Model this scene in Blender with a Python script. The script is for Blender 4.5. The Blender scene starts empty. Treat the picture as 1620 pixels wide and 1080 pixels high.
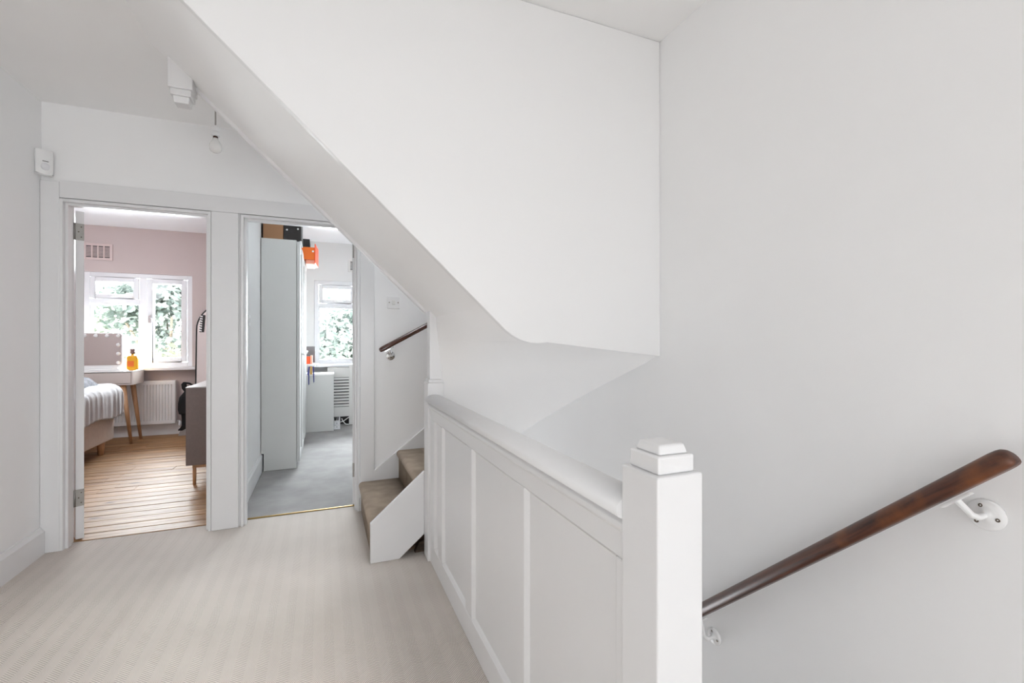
import bpy, math, random
from mathutils import Vector, Matrix
random.seed(7)
R = math.radians
S = bpy.context.scene
COL = S.collection

# ------------------------------------------------------------------ camera, world, lights, exposure
YAW = math.atan((810 - 512) / 730.0)
cam_d = bpy.data.cameras.new('camera'); cam = bpy.data.objects.new('camera', cam_d); COL.objects.link(cam)
cam.location = (0, 0, 1.2); cam.rotation_euler = (R(90), 0, -YAW)
cam_d.sensor_width = 36; cam_d.lens = 730 / 1620 * 36; cam_d.shift_y = -2 / 1620
cam_d.clip_start = 0.02; cam_d.clip_end = 200
S.camera = cam

w = bpy.data.worlds.new('sky'); S.world = w; w.use_nodes = True
bg = w.node_tree.nodes['Background']
bg.inputs[0].default_value = (0.96, 0.98, 1.0, 1); bg.inputs[1].default_value = 15.5

def area(name, loc, rot, sx, sy, power, color=(1, 1, 1)):
    d = bpy.data.lights.new(name, 'AREA'); d.shape = 'RECTANGLE'; d.size = sx; d.size_y = sy
    d.energy = power; d.color = color
    o = bpy.data.objects.new(name, d); o.location = loc; o.rotation_euler = rot; COL.objects.link(o)
    return o
# unseen fill light added behind the camera, and daylight of the two bedroom windows
COOL = (0.895, 0.945, 1.0)
area('rear_fill', (0.42, -5.95, 1.10), (R(90), 0, 0), 1.8, 1.8, 12, COOL)  # assumed light from behind, an added lamp before the solid rear wall
# unseen fill light added on the right behind the camera, for the left wall
area('right_fill', (1.40, -4.6, 1.05), (R(90), 0, R(90)), 1.6, 1.9, 98, COOL)
# unseen fill lights added above the bottom flight and low in the stairwell
area('loft_fill', (0.80, 3.0, 4.35), (0, 0, 0), 1.0, 0.7, 15, COOL)
area('stairwell_fill', (0.98, 3.36, -1.45), (R(-112), 0, 0), 0.8, 1.5, 23, COOL)
area('bedroom_window_light', (-2.13, 7.36, 1.45), (R(-90), 0, 0), 1.05, 1.1, 180, COOL)
area('study_window_light', (0.43, 7.36, 1.45), (R(-90), 0, 0), 1.05, 1.1, 205, COOL)
# unseen fill light added to brighten the bedroom, left of the doorway
pd = bpy.data.lights.new('bedroom_fill', 'POINT'); pd.energy = 26; pd.shadow_soft_size = 0.25; pd.color = COOL
po_ = bpy.data.objects.new('bedroom_fill', pd); po_.location = (-2.6, 5.2, 2.1); COL.objects.link(po_)
# unseen spot added to throw the bright patch on the landing carpet
sd = bpy.data.lights.new('carpet_patch_spot', 'SPOT'); sd.energy = 210; sd.spot_size = R(44); sd.spot_blend = 0.4
sd.shadow_soft_size = 0.02; sd.color = (1, 0.97, 0.93)
so = bpy.data.objects.new('carpet_patch_spot', sd); so.location = (0.5, -1.75, 2.43); COL.objects.link(so)
so.rotation_euler = (Vector((-1.4, 1.7, 0)) - so.location).to_track_quat('-Z', 'Y').to_euler()

S.view_settings.view_transform = 'Standard'; S.view_settings.look = 'None'
S.view_settings.gamma = 1; S.view_settings.use_curve_mapping = False
S.view_settings.exposure = 0.27
S.cycles.use_denoising = True
S.cycles.max_bounces = 14; S.cycles.diffuse_bounces = 10; S.cycles.transparent_max_bounces = 16
S.cycles.sample_clamp_indirect = 6

# ------------------------------------------------------------------ materials
def nmat(name):
    m = bpy.data.materials.new(name); m.use_nodes = True
    nt = m.node_tree; b = nt.nodes['Principled BSDF']
    return m, nt, b
def N(nt, t, **k):
    n = nt.nodes.new(t)
    for a, v in k.items(): setattr(n, a, v)
    return n
def mat(name, col, rough=0.5, bump=0.0, bscale=200, vary=0.0, vscale=3, metal=0, coat=0, sheen=0, spec=None):
    m, nt, b = nmat(name); L = nt.links
    b.inputs['Base Color'].default_value = (*col, 1); b.inputs['Roughness'].default_value = rough
    b.inputs['Metallic'].default_value = metal
    if coat: b.inputs['Coat Weight'].default_value = coat; b.inputs['Coat Roughness'].default_value = 0.12
    if sheen: b.inputs['Sheen Weight'].default_value = sheen
    if spec is not None: b.inputs['Specular IOR Level'].default_value = spec
    tc = N(nt, 'ShaderNodeTexCoord')
    if vary:
        nz = N(nt, 'ShaderNodeTexNoise'); nz.inputs['Scale'].default_value = vscale; nz.inputs['Detail'].default_value = 4
        L.new(tc.outputs['Object'], nz.inputs['Vector'])
        r = N(nt, 'ShaderNodeValToRGB'); r.color_ramp.elements[0].position = 0.3; r.color_ramp.elements[1].position = 0.7
        r.color_ramp.elements[0].color = (*[c * (1 - vary) for c in col], 1)
        r.color_ramp.elements[1].color = (*[min(1, c * (1 + vary)) for c in col], 1)
        L.new(nz.outputs['Fac'], r.inputs[0]); L.new(r.outputs[0], b.inputs['Base Color'])
    if bump:
        n2 = N(nt, 'ShaderNodeTexNoise'); n2.inputs['Scale'].default_value = bscale; n2.inputs['Detail'].default_value = 3
        L.new(tc.outputs['Object'], n2.inputs['Vector'])
        bp = N(nt, 'ShaderNodeBump'); bp.inputs['Strength'].default_value = bump; bp.inputs['Distance'].default_value = 0.002
        L.new(n2.outputs['Fac'], bp.inputs['Height']); L.new(bp.outputs[0], b.inputs['Normal'])
    return m

def wood(name, dark, light, rough=0.35, axis=0, scale=6, coat=0.0, rand=0.0, worn=None, knots=False):
    m, nt, b = nmat(name); L = nt.links
    b.inputs['Roughness'].default_value = rough
    if coat: b.inputs['Coat Weight'].default_value = coat; b.inputs['Coat Roughness'].default_value = 0.15
    tc = N(nt, 'ShaderNodeTexCoord'); oi = N(nt, 'ShaderNodeObjectInfo')
    off = N(nt, 'ShaderNodeVectorMath', operation='ADD'); mul = N(nt, 'ShaderNodeMath', operation='MULTIPLY'); mul.inputs[1].default_value = 37.0
    L.new(oi.outputs['Random'], mul.inputs[0]); L.new(tc.outputs['Object'], off.inputs[0]); L.new(mul.outputs[0], off.inputs[1])
    mp = N(nt, 'ShaderNodeMapping'); sc = [14, 14, 14]; sc[axis] = 1.0; mp.inputs['Scale'].default_value = sc
    L.new(off.outputs[0], mp.inputs['Vector'])
    nz = N(nt, 'ShaderNodeTexNoise'); nz.inputs['Scale'].default_value = scale; nz.inputs['Detail'].default_value = 6; nz.inputs['Roughness'].default_value = 0.6
    nz.inputs['Distortion'].default_value = 0.6
    L.new(mp.outputs[0], nz.inputs['Vector'])
    r = N(nt, 'ShaderNodeValToRGB'); r.color_ramp.elements[0].position = 0.32; r.color_ramp.elements[1].position = 0.68
    r.color_ramp.elements[0].color = (*dark, 1); r.color_ramp.elements[1].color = (*light, 1)
    L.new(nz.outputs['Fac'], r.inputs[0]); out = r.outputs[0]
    if knots:
        vo = N(nt, 'ShaderNodeTexVoronoi'); vo.inputs['Scale'].default_value = 1.0
        mk = N(nt, 'ShaderNodeMapping'); mk.inputs['Scale'].default_value = (2.6, 5.5, 3.0)
        L.new(off.outputs[0], mk.inputs['Vector']); L.new(mk.outputs[0], vo.inputs['Vector'])
        rk = N(nt, 'ShaderNodeValToRGB'); rk.color_ramp.elements[0].position = 0.05; rk.color_ramp.elements[1].position = 0.14
        rk.color_ramp.elements[0].color = (0.25, 0.18, 0.12, 1); rk.color_ramp.elements[1].color = (1, 1, 1, 1)
        L.new(vo.outputs['Distance'], rk.inputs[0])
        mx = N(nt, 'ShaderNodeMix', data_type='RGBA', blend_type='MULTIPLY'); mx.inputs[0].default_value = 0.85
        L.new(out, mx.inputs[6]); L.new(rk.outputs[0], mx.inputs[7]); out = mx.outputs[2]
    if rand:
        hs = N(nt, 'ShaderNodeHueSaturation'); mr = N(nt, 'ShaderNodeMapRange')
        mr.inputs['To Min'].default_value = 1 - rand; mr.inputs['To Max'].default_value = 1 + rand
        L.new(oi.outputs['Random'], mr.inputs['Value']); L.new(mr.outputs[0], hs.inputs['Value']); L.new(out, hs.inputs['Color']); out = hs.outputs[0]
    if worn:
        n3 = N(nt, 'ShaderNodeTexNoise'); n3.inputs['Scale'].default_value = 11; n3.inputs['Detail'].default_value = 5
        L.new(tc.outputs['Object'], n3.inputs['Vector'])
        # wear sits towards the hand end of the rail (local +x) and in odd chips along it
        sp = N(nt, 'ShaderNodeSeparateXYZ'); L.new(tc.outputs['Object'], sp.inputs[0])
        ma = N(nt, 'ShaderNodeMapRange'); ma.inputs['From Min'].default_value = -0.1; ma.inputs['From Max'].default_value = 0.62
        ma.inputs['To Min'].default_value = -0.20; ma.inputs['To Max'].default_value = 0.12; L.new(sp.outputs[0], ma.inputs['Value'])
        ad = N(nt, 'ShaderNodeMath', operation='ADD'); L.new(n3.outputs['Fac'], ad.inputs[0]); L.new(ma.outputs[0], ad.inputs[1])
        r3 = N(nt, 'ShaderNodeValToRGB'); r3.color_ramp.elements[0].position = 0.5; r3.color_ramp.elements[1].position = 0.72
        L.new(ad.outputs[0], r3.inputs[0])
        mx = N(nt, 'ShaderNodeMix', data_type='RGBA'); L.new(r3.outputs[0], mx.inputs[0]); L.new(out, mx.inputs[6]); mx.inputs[7].default_value = (*worn, 1); out = mx.outputs[2]
    L.new(out, b.inputs['Base Color'])
    bp = N(nt, 'ShaderNodeBump'); bp.inputs['Strength'].default_value = 0.12; bp.inputs['Distance'].default_value = 0.001
    L.new(nz.outputs['Fac'], bp.inputs['Height']); L.new(bp.outputs[0], b.inputs['Normal'])
    return m

def herringbone(name, c0, c1, colw=0.038, pitch=0.0095):
    m, nt, b = nmat(name); L = nt.links
    b.inputs['Roughness'].default_value = 0.95; b.inputs['Specular IOR Level'].default_value = 0.15
    tc = N(nt, 'ShaderNodeTexCoord'); g = N(nt, 'ShaderNodeNewGeometry'); sp = N(nt, 'ShaderNodeSeparateXYZ'); L.new(g.outputs['Position'], sp.inputs[0])
    def M(op, a, bb):
        n = N(nt, 'ShaderNodeMath', operation=op)
        for i, q in ((0, a), (1, bb)):
            if isinstance(q, (int, float)): n.inputs[i].default_value = q
            else: L.new(q, n.inputs[i])
        return n.outputs[0]
    tri = M('PINGPONG', sp.outputs[0], colw)
    ph = M('MULTIPLY', M('ADD', sp.outputs[1], M('MULTIPLY', tri, 0.9)), 2 * math.pi / pitch)
    st = M('MULTIPLY_ADD', M('SINE', ph, 0), 0.5); nt.nodes[-1].inputs[2].default_value = 0.5
    colid = M('FLOOR', M('DIVIDE', sp.outputs[0], colw), 0)
    par = M('ABSOLUTE', M('MODULO', colid, 2), 0)
    nz = N(nt, 'ShaderNodeTexNoise'); nz.inputs['Scale'].default_value = 2.2; nz.inputs['Detail'].default_value = 6; L.new(tc.outputs['Object'], nz.inputs['Vector'])
    n2 = N(nt, 'ShaderNodeTexNoise'); n2.inputs['Scale'].default_value = 260; n2.inputs['Detail'].default_value = 2; L.new(tc.outputs['Object'], n2.inputs['Vector'])
    f = M('ADD', M('MULTIPLY', st, 0.5), M('ADD', M('MULTIPLY', par, 0.03), M('ADD', M('MULTIPLY', nz.outputs['Fac'], 0.3), M('MULTIPLY', n2.outputs['Fac'], 0.25))))
    r = N(nt, 'ShaderNodeValToRGB'); r.color_ramp.elements[0].position = 0.05; r.color_ramp.elements[1].position = 0.85
    r.color_ramp.elements[0].color = (*c0, 1); r.color_ramp.elements[1].color = (*c1, 1)
    L.new(f, r.inputs[0]); L.new(r.outputs[0], b.inputs['Base Color'])
    bp = N(nt, 'ShaderNodeBump'); bp.inputs['Strength'].default_value = 0.5; bp.inputs['Distance'].default_value = 0.003
    L.new(st, bp.inputs['Height']); L.new(bp.outputs[0], b.inputs['Normal'])
    return m

def glass_pane(name):
    m = bpy.data.materials.new(name); m.use_nodes = True; nt = m.node_tree; nt.nodes.clear(); L = nt.links
    o = N(nt, 'ShaderNodeOutputMaterial'); t = N(nt, 'ShaderNodeBsdfTransparent'); t.inputs[0].default_value = (0.97, 0.985, 0.98, 1)
    gl = N(nt, 'ShaderNodeBsdfGlossy'); gl.inputs['Roughness'].default_value = 0.02
    fr = N(nt, 'ShaderNodeFresnel'); fr.inputs[0].default_value = 1.35
    mx = N(nt, 'ShaderNodeMixShader'); L.new(fr.outputs[0], mx.inputs[0]); L.new(t.outputs[0], mx.inputs[1]); L.new(gl.outputs[0], mx.inputs[2]); L.new(mx.outputs[0], o.inputs[0])
    return m

def leaf_mat(name, cols):
    m, nt, b = nmat(name); L = nt.links
    b.inputs['Roughness'].default_value = 0.5
    g = N(nt, 'ShaderNodeNewGeometry'); r = N(nt, 'ShaderNodeValToRGB')
    r.color_ramp.elements[0].color = (*cols[0], 1); r.color_ramp.elements[1].color = (*cols[-1], 1)
    for i, c in enumerate(cols[1:-1]):
        e = r.color_ramp.elements.new((i + 1) / (len(cols) - 1)); e.color = (*c, 1)
    L.new(g.outputs['Random Per Island'], r.inputs[0]); L.new(r.outputs[0], b.inputs['Base Color'])
    tr = N(nt, 'ShaderNodeBsdfTranslucent'); L.new(r.outputs[0], tr.inputs[0])
    mx = N(nt, 'ShaderNodeMixShader'); mx.inputs[0].default_value = 0.45
    L.new(b.outputs[0], mx.inputs[1]); L.new(tr.outputs[0], mx.inputs[2]); L.new(mx.outputs[0], nt.nodes['Material Output'].inputs[0])
    return m

M = {}
M['wall'] = mat('white_wall_paint', (0.88, 0.88, 0.88), 0.6, 0.05, 160, 0.01, 2)
M['ceil'] = mat('white_ceiling_paint', (0.92, 0.918, 0.915), 0.75, 0.05, 120, 0.01, 2)
M['trim'] = mat('white_gloss_paint', (0.765, 0.765, 0.77), 0.28, 0.04, 30, 0.008, 5)
M['panel'] = mat('white_panel_paint', (0.845, 0.845, 0.845), 0.5, 0.03, 120)
M['bedceil'] = mat('bright_white_ceiling_paint', (0.92, 0.92, 0.94), 0.75, 0.05, 120, 0.01, 2)
M['pink'] = mat('dusty_pink_paint', (0.545, 0.46, 0.445), 0.7, 0.05, 150, 0.02, 2)
M['pinkvent'] = mat('pink_vent_paint', (0.64, 0.52, 0.50), 0.6, 0.03, 80)
M['study'] = mat('pale_grey_paint', (0.74, 0.735, 0.73), 0.7, 0.05, 150, 0.01, 2)
M['upvc'] = mat('white_upvc', (0.76, 0.76, 0.78), 0.3, 0.01, 20)
M['carpet'] = herringbone('cream_herringbone_carpet', (0.34, 0.305, 0.275), (0.80, 0.74, 0.685))
M['greycarpet'] = mat('grey_pile_carpet', (0.345, 0.335, 0.33), 0.95, 0.8, 320, 0.12, 5, spec=0.1)
M['stepcarpet'] = mat('beige_stair_carpet', (0.41, 0.335, 0.265), 0.95, 0.9, 380, 0.16, 10, spec=0.1)
M['boards'] = wood('pine_floorboards', (0.20, 0.09, 0.032), (0.45, 0.265, 0.125), 0.5, 0, 3.2, 0.0, 0.14, knots=True); M['boards'].node_tree.nodes['Principled BSDF'].inputs['Specular IOR Level'].default_value = 0.3
M['rail'] = wood('mahogany_handrail', (0.028, 0.009, 0.005), (0.11, 0.032, 0.013), 0.42, 0, 5, 0.08, 0, worn=(0.19, 0.058, 0.014))
M['darkrail'] = wood('dark_mahogany_handrail', (0.045, 0.012, 0.007), (0.10, 0.028, 0.013), 0.25, 0, 5, 0.7)
M['oak'] = wood('light_oak', (0.40, 0.21, 0.10), (0.60, 0.35, 0.19), 0.4, 2, 4)
M['roughwood'] = wood('raw_dark_timber', (0.03, 0.017, 0.01), (0.16, 0.09, 0.05), 0.8, 0, 5)
M['subfloor'] = wood('old_subfloor', (0.03, 0.018, 0.012), (0.08, 0.05, 0.03), 0.8, 0, 5)
M['brass'] = mat('brass', (0.30, 0.20, 0.07), 0.55, 0.1, 90, 0.1, 8, 1)
M['steel'] = mat('brushed_steel', (0.36, 0.35, 0.33), 0.38, 0.05, 90, 0.08, 8, 1)
M['chrome'] = mat('chrome', (0.8, 0.8, 0.8), 0.12, 0, 1, 0, 1, 1)
M['screw'] = mat('dull_screw', (0.16, 0.13, 0.10), 0.5, 0.1, 300, 0.1, 50, 1)
M['bronze'] = mat('bronze_handle', (0.10, 0.06, 0.05), 0.35, 0.02, 90, 0.1, 20, 1)
M['whiteplastic'] = mat('white_plastic', (0.84, 0.84, 0.84), 0.3, 0.01, 30)
M['flex'] = mat('shaded_flex', (0.42, 0.40, 0.38), 0.5, 0.02, 90)  # flex greyed in its colour for the shadow it hangs in
M['dark'] = mat('dark_recess', (0.04, 0.035, 0.035), 0.8, 0.05, 60)
M['radiator'] = mat('radiator_enamel', (0.80, 0.79, 0.785), 0.35, 0.01, 30)
M['deskpaint'] = mat('pale_taupe_lacquer', (0.60, 0.53, 0.49), 0.4, 0.02, 60)
M['desktop'] = mat('white_desk_top', (0.84, 0.83, 0.82), 0.25, 0.01, 60)
M['fabricbed'] = mat('cream_bed_fabric', (0.56, 0.48, 0.42), 0.9, 0.6, 500, 0.05, 30, sheen=0.2)
M['duvet'] = mat('grey_white_duvet', (0.44, 0.435, 0.445), 0.9, 0.5, 40, 0.05, 12, sheen=0.2)
M['throw'] = mat('blue_grey_throw', (0.14, 0.15, 0.18), 0.95, 0.9, 90, 0.7, 30, sheen=0.3)
M['greylaminate'] = mat('warm_grey_laminate', (0.185, 0.145, 0.132), 0.55, 0.15, 300, 0.05, 60)
M['greytop'] = mat('warm_grey_top', (0.42, 0.39, 0.38), 0.3, 0.03, 300)
M['black'] = mat('matt_black', (0.012, 0.011, 0.011), 0.5, 0.05, 80)
M['blackcloth'] = mat('black_cloth', (0.008, 0.008, 0.009), 0.9, 0.5, 200)
M['mirror'] = mat('mirror_glass', (0.70, 0.68, 0.67), 0.02, 0, 1, 0, 1, 1)
M['amber'] = mat('amber_liquid_glass', (0.85, 0.42, 0.01), 0.12, 0.0, 1, 0.06, 14, coat=0.8)
M['orangelabel'] = mat('orange_paper_label', (0.80, 0.17, 0.02), 0.6, 0.05, 90)
M['brownstop'] = mat('brown_stopper', (0.22, 0.13, 0.12), 0.5, 0.1, 150)
M['wardrobe'] = mat('white_wardrobe_board', (0.58, 0.58, 0.565), 0.45, 0.02, 60, 0.012, 4)
M['doorfront'] = mat('white_wardrobe_door', (0.54, 0.54, 0.535), 0.65, 0.01, 60)
M['card'] = mat('brown_cardboard', (0.33, 0.175, 0.09), 0.85, 0.1, 150, 0.04, 6)
M['blackbox'] = mat('black_box_board', (0.014, 0.009, 0.008), 0.55, 0.03, 60)
M['dot'] = mat('white_dot_print', (0.85, 0.85, 0.85), 0.6, 0.01, 60)
M['orange'] = mat('orange_box_board', (0.85, 0.17, 0.012), 0.5, 0.03, 60)
M['orangered'] = mat('red_orange_lid', (0.86, 0.085, 0.012), 0.5, 0.03, 60)
M['coral'] = mat('coral_packet_lit_underside', (0.88, 0.38, 0.27), 0.55, 0.03, 60)
M['blue'] = mat('navy_blue_plastic', (0.015, 0.022, 0.17), 0.35, 0.02, 60)
M['gold'] = mat('ochre_plastic', (0.42, 0.25, 0.07), 0.4, 0.02, 60)
M['greyscreen'] = mat('dark_grey_board', (0.15, 0.14, 0.145), 0.5, 0.03, 90)
M['cover'] = mat('white_radiator_cover', (0.72, 0.71, 0.69), 0.45, 0.02, 60)
M['glass'] = glass_pane('window_glass')
M['lawn'] = mat('rough_lawn', (0.16, 0.22, 0.09), 0.9, 0.8, 30, 0.3, 2)
M['bark'] = mat('tree_bark', (0.14, 0.11, 0.08), 0.9, 0.9, 30, 0.3, 8)
M['leaf_a'] = leaf_mat('pale_leaves', [(0.102, 0.124, 0.097), (0.237, 0.259, 0.212), (0.354, 0.366, 0.321), (0.171, 0.198, 0.171)])
M['leaf_b'] = leaf_mat('blue_green_leaves', [(0.074, 0.102, 0.092), (0.180, 0.215, 0.198), (0.287, 0.312, 0.287), (0.130, 0.165, 0.154)])
M['leaf_c'] = leaf_mat('yellow_green_leaves', [(0.092, 0.107, 0.071), (0.207, 0.213, 0.154), (0.252, 0.236, 0.172), (0.140, 0.154, 0.111)])
m, nt, b = nmat('pearl_bulb_glass'); b.inputs['Base Color'].default_value = (0.9, 0.89, 0.87, 1); b.inputs['Roughness'].default_value = 0.12
b.inputs['Transmission Weight'].default_value = 0.2; b.inputs['IOR'].default_value = 1.2; M['bulb'] = m

# ------------------------------------------------------------------ mesh helpers
class MB:
    def __init__(s): s.v = []; s.f = []; s.sm = []
    def add(s, vs, fs, smooth=False):
        n = len(s.v); s.v += [tuple(p) for p in vs]; s.f += [tuple(i + n for i in f) for f in fs]; s.sm += [smooth] * len(fs); return s
    def box(s, x0, x1, y0, y1, z0, z1):
        return s.add([(x0, y0, z0), (x1, y0, z0), (x1, y1, z0), (x0, y1, z0), (x0, y0, z1), (x1, y0, z1), (x1, y1, z1), (x0, y1, z1)],
                     [(0, 3, 2, 1), (4, 5, 6, 7), (0, 1, 5, 4), (1, 2, 6, 5), (2, 3, 7, 6), (3, 0, 4, 7)])
    def hexa(s, p):   # 8 points: bottom four, top four
        return s.add(p, [(0, 3, 2, 1), (4, 5, 6, 7), (0, 1, 5, 4), (1, 2, 6, 5), (2, 3, 7, 6), (3, 0, 4, 7)])
    def prism(s, poly, axis, a, b, smooth_side=False):   # poly in the two other axes (order x,y,z without axis)
        def P(q, h):
            l = list(q); l.insert(axis, h); return tuple(l)
        n = len(poly)
        s.add([P(q, a) for q in poly] + [P(q, b) for q in poly], [tuple(range(n))[::-1], tuple(range(n, 2 * n))])
        s.add([P(q, a) for q in poly] + [P(q, b) for q in poly], [(i, (i + 1) % n, n + (i + 1) % n, n + i) for i in range(n)], smooth_side)
        return s
    def tube(s, pts, rad, n=12, cap=True):
        pts = [Vector(p) for p in pts]; rs = rad if isinstance(rad, (list, tuple)) else [rad] * len(pts)
        rings = []; up = None
        for i, p in enumerate(pts):
            d = (pts[min(i + 1, len(pts) - 1)] - pts[max(i - 1, 0)]).normalized()
            if up is None: up = Vector((0, 0, 1)) if abs(d.z) < 0.9 else Vector((1, 0, 0))
            a = d.cross(up).normalized(); up = a.cross(d).normalized()
            rings.append([p + (a * math.cos(2 * math.pi * k / n) + up * math.sin(2 * math.pi * k / n)) * rs[i] for k in range(n)])
        vs = [q for r in rings for q in r]; fs = []
        for i in range(len(pts) - 1):
            for k in range(n): fs.append((i * n + k, i * n + (k + 1) % n, (i + 1) * n + (k + 1) % n, (i + 1) * n + k))
        s.add(vs, fs, True)
        if cap:
            s.add(rings[0], [tuple(range(n))[::-1]]); s.add(rings[-1], [tuple(range(n))])
        return s
    def lathe(s, prof, c, axis=2, n=20, cap=True):   # prof [(r,h)] around axis through c
        vs = []
        for r, h in prof:
            for k in range(n):
                a = 2 * math.pi * k / n; p = [r * math.cos(a), r * math.sin(a)]; p.insert(axis, h)
                vs.append((c[0] + p[0], c[1] + p[1], c[2] + p[2]))
        fs = [(i * n + k, i * n + (k + 1) % n, (i + 1) * n + (k + 1) % n, (i + 1) * n + k) for i in range(len(prof) - 1) for k in range(n)]
        if cap: fs += [tuple(range(n))[::-1], tuple(range((len(prof) - 1) * n, len(prof) * n))]
        return s.add(vs, fs, True)
    def grid(s, P, nu, nv, smooth=True):   # P(i,j) -> point
        vs = [P(i / nu, j / nv) for i in range(nu + 1) for j in range(nv + 1)]
        fs = [(i * (nv + 1) + j, (i + 1) * (nv + 1) + j, (i + 1) * (nv + 1) + j + 1, i * (nv + 1) + j + 1) for i in range(nu) for j in range(nv)]
        return s.add(vs, fs, smooth)
ORI = {}
def build(name, mb, m, parent=None, bevel=0.0, segs=2, matrix=None, origin=None, fix=True):
    vs = [Vector(v) for v in mb.v]
    lo = Vector([min(v[i] for v in vs) for i in range(3)]); hi = Vector([max(v[i] for v in vs) for i in range(3)])
    c = Vector(origin) if origin is not None else Vector(((lo.x + hi.x) / 2, (lo.y + hi.y) / 2, lo.z))
    if matrix is not None: c = Vector((0, 0, 0))
    me = bpy.data.meshes.new(name); me.from_pydata([v - c for v in vs], [], mb.f); me.validate()
    if len(mb.sm) == len(me.polygons): me.polygons.foreach_set('use_smooth', mb.sm)
    import bmesh
    bm = bmesh.new(); bm.from_mesh(me)
    if fix: bmesh.ops.remove_doubles(bm, verts=bm.verts, dist=1e-5); bmesh.ops.recalc_face_normals(bm, faces=bm.faces)
    bm.to_mesh(me); bm.free()
    me.materials.append(m if not isinstance(m, str) else M[m])
    o = bpy.data.objects.new(name, me); COL.objects.link(o)
    pw = ORI.get(parent.name, Vector((0, 0, 0))) if parent else Vector((0, 0, 0))
    if matrix is not None:
        o.matrix_local = Matrix.Translation(-pw) @ matrix; ORI[o.name] = None
    else:
        o.location = c - pw; ORI[o.name] = c
    if parent: o.parent = parent
    if bevel:
        bv = o.modifiers.new('bevel', 'BEVEL'); bv.width = bevel; bv.segments = segs; bv.limit_method = 'ANGLE'; bv.angle_limit = R(35)
        bv.harden_normals = False
    return o
def thing(name, label, cat, loc, group=None):
    o = bpy.data.objects.new(name, None); o.empty_display_size = 0.1; o.location = loc; COL.objects.link(o); ORI[o.name] = Vector(loc)
    tag(o, label, cat, group); return o
def tag(o, label, cat, group=None):
    o['label'] = label; o['category'] = cat
    if group: o['group'] = group
    return o
def struct(name, mb, m, parent=None, bevel=0.0, **k):
    o = build(name, mb, m, parent, bevel, **k)
    if not parent: o['kind'] = 'structure'
    return o
def box(x0, x1, y0, y1, z0, z1): return MB().box(x0, x1, y0, y1, z0, z1)

# ------------------------------------------------------------------ the setting
XL, XR = -1.477, 1.41          # landing left wall, stair wall
YD = 3.42                      # door wall face
CE = 2.55
CB = 2.60                      # bedroom ceilings
YB = 7.12                      # rear wall with windows
# floors
struct('floor_landing', MB().box(XL, 0.545, -6.0, 3.52, -0.25, 0).box(0.545, XR, -6.0, 0.70, -0.25, 0), 'carpet')
struct('ceiling_landing', MB().box(XL - 0.1, XR + 0.1, -6.1, 2.60, CE, CE + 0.1).box(XL - 0.1, 0.15, 2.60, 3.535, CE, CE + 0.1), 'ceil')
struct('wall_loft', MB().box(0.05, 0.15, 2.60, 3.42, CE + 0.1, 4.5).box(XR, XR + 0.1, 2.5, 3.52, CE, 4.5).box(0.05, XR, 2.5, 2.60, CE + 0.1, 4.5).box(0.05, XR, 3.42, 3.52, CE, 4.5), 'wall')
struct('ceiling_loft', box(0.0, XR + 0.1, 2.5, 3.52, 4.5, 4.6), 'ceil')
struct('wall_left', box(XL - 0.12, XL, -6.0, YD + 0.115, -0.25, CE), 'wall')
struct('wall_right', box(XR, XR + 0.12, -6.0, 3.54, -2.9, CE), 'wall')
# door wall with its two openings
O1, O2, O3, O4, OH = -1.395, -0.645, -0.497, 0.245, 2.012
struct('wall_doors', MB().box(XL, O1, YD, 3.53, 0, CE).box(O2, O3, YD, 3.53, 0, CE).box(O4, XR, YD, 3.53, -2.9, CE)
       .box(O1, O2, YD, 3.53, OH, CE).box(O3, O4, YD, 3.53, OH, CE), 'wall')
# wall behind the camera, and an unseen block added to cut off the spot's patch
struct('wall_rear', box(XL, XR, -6.12, -6.0, 0, CE), 'wall')
struct('light_block', box(XL, XR, -1.08, -1.0, 2.072, CE), 'wall')
# stairwell shaft below
struct('wall_stairwell', MB().box(0.50, 0.56, 0.70, 3.42, -2.9, -0.02).box(0.56, XR, 0.62, 0.70, -2.9, -0.25), 'wall')
fs = MB()
for k in range(11):
    fs.box(0.56, XR, 0.70 + 0.225 * k, 0.70 + 0.225 * (k + 1) + 0.03, -0.215 * (k + 1) - 0.16, -0.215 * (k + 1))
fs.box(0.56, XR, 0.70, 3.42, -3.0, -2.75)
struct('floor_stairs', fs, 'stepcarpet')
# bedrooms
struct('floor_bedroom', box(-4.3, -0.60, 3.52, 7.3, -0.25, -0.022), 'subfloor')
struct('floor_study', box(-0.60, 2.1, 3.535, 7.3, -0.25, -0.004), 'greycarpet')
struct('ceiling_bedroom', box(-4.4, -0.59, 3.53, 7.4, CB, CB + 0.1), 'bedceil')
struct('ceiling_study', box(-0.59, 2.2, 3.53, 7.4, CB, CB + 0.1), 'bedceil')
struct('wall_bedroom_left', box(-4.4, -4.3, 3.53, 7.4, -0.25, CB), 'pink')
struct('wall_bedroom_front', MB().box(-4.3, XL - 0.02, 3.42, 3.53, -0.25, CB), 'pink')
struct('wall_bedroom_right', box(-0.64, -0.59, 3.53, YB, -0.25, CB), 'pink')
struct('wall_study_left', box(-0.59, -0.535, 3.53, YB, -0.25, CB), 'study')
struct('wall_study_right', box(2.1, 2.2, 3.53, YB, -0.25, CB), 'study')
struct('wall_study_front', MB().box(XR + 0.12, 2.1, 3.45, 3.53, -0.25, CB), 'study')
W1 = (-2.69, -1.581, 0.86, 2.035); W2 = (-0.125, 0.985, 0.86, 2.05)
struct('wall_bedroom_back', MB().box(-4.4, W1[0], YB, 7.4, -0.25, CB).box(W1[1], -0.59, YB, 7.4, -0.25, CB)
       .box(W1[0], W1[1], YB, 7.4, -0.25, W1[2]).box(W1[0], W1[1], YB, 7.4, W1[3], CB), 'pink')
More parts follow.
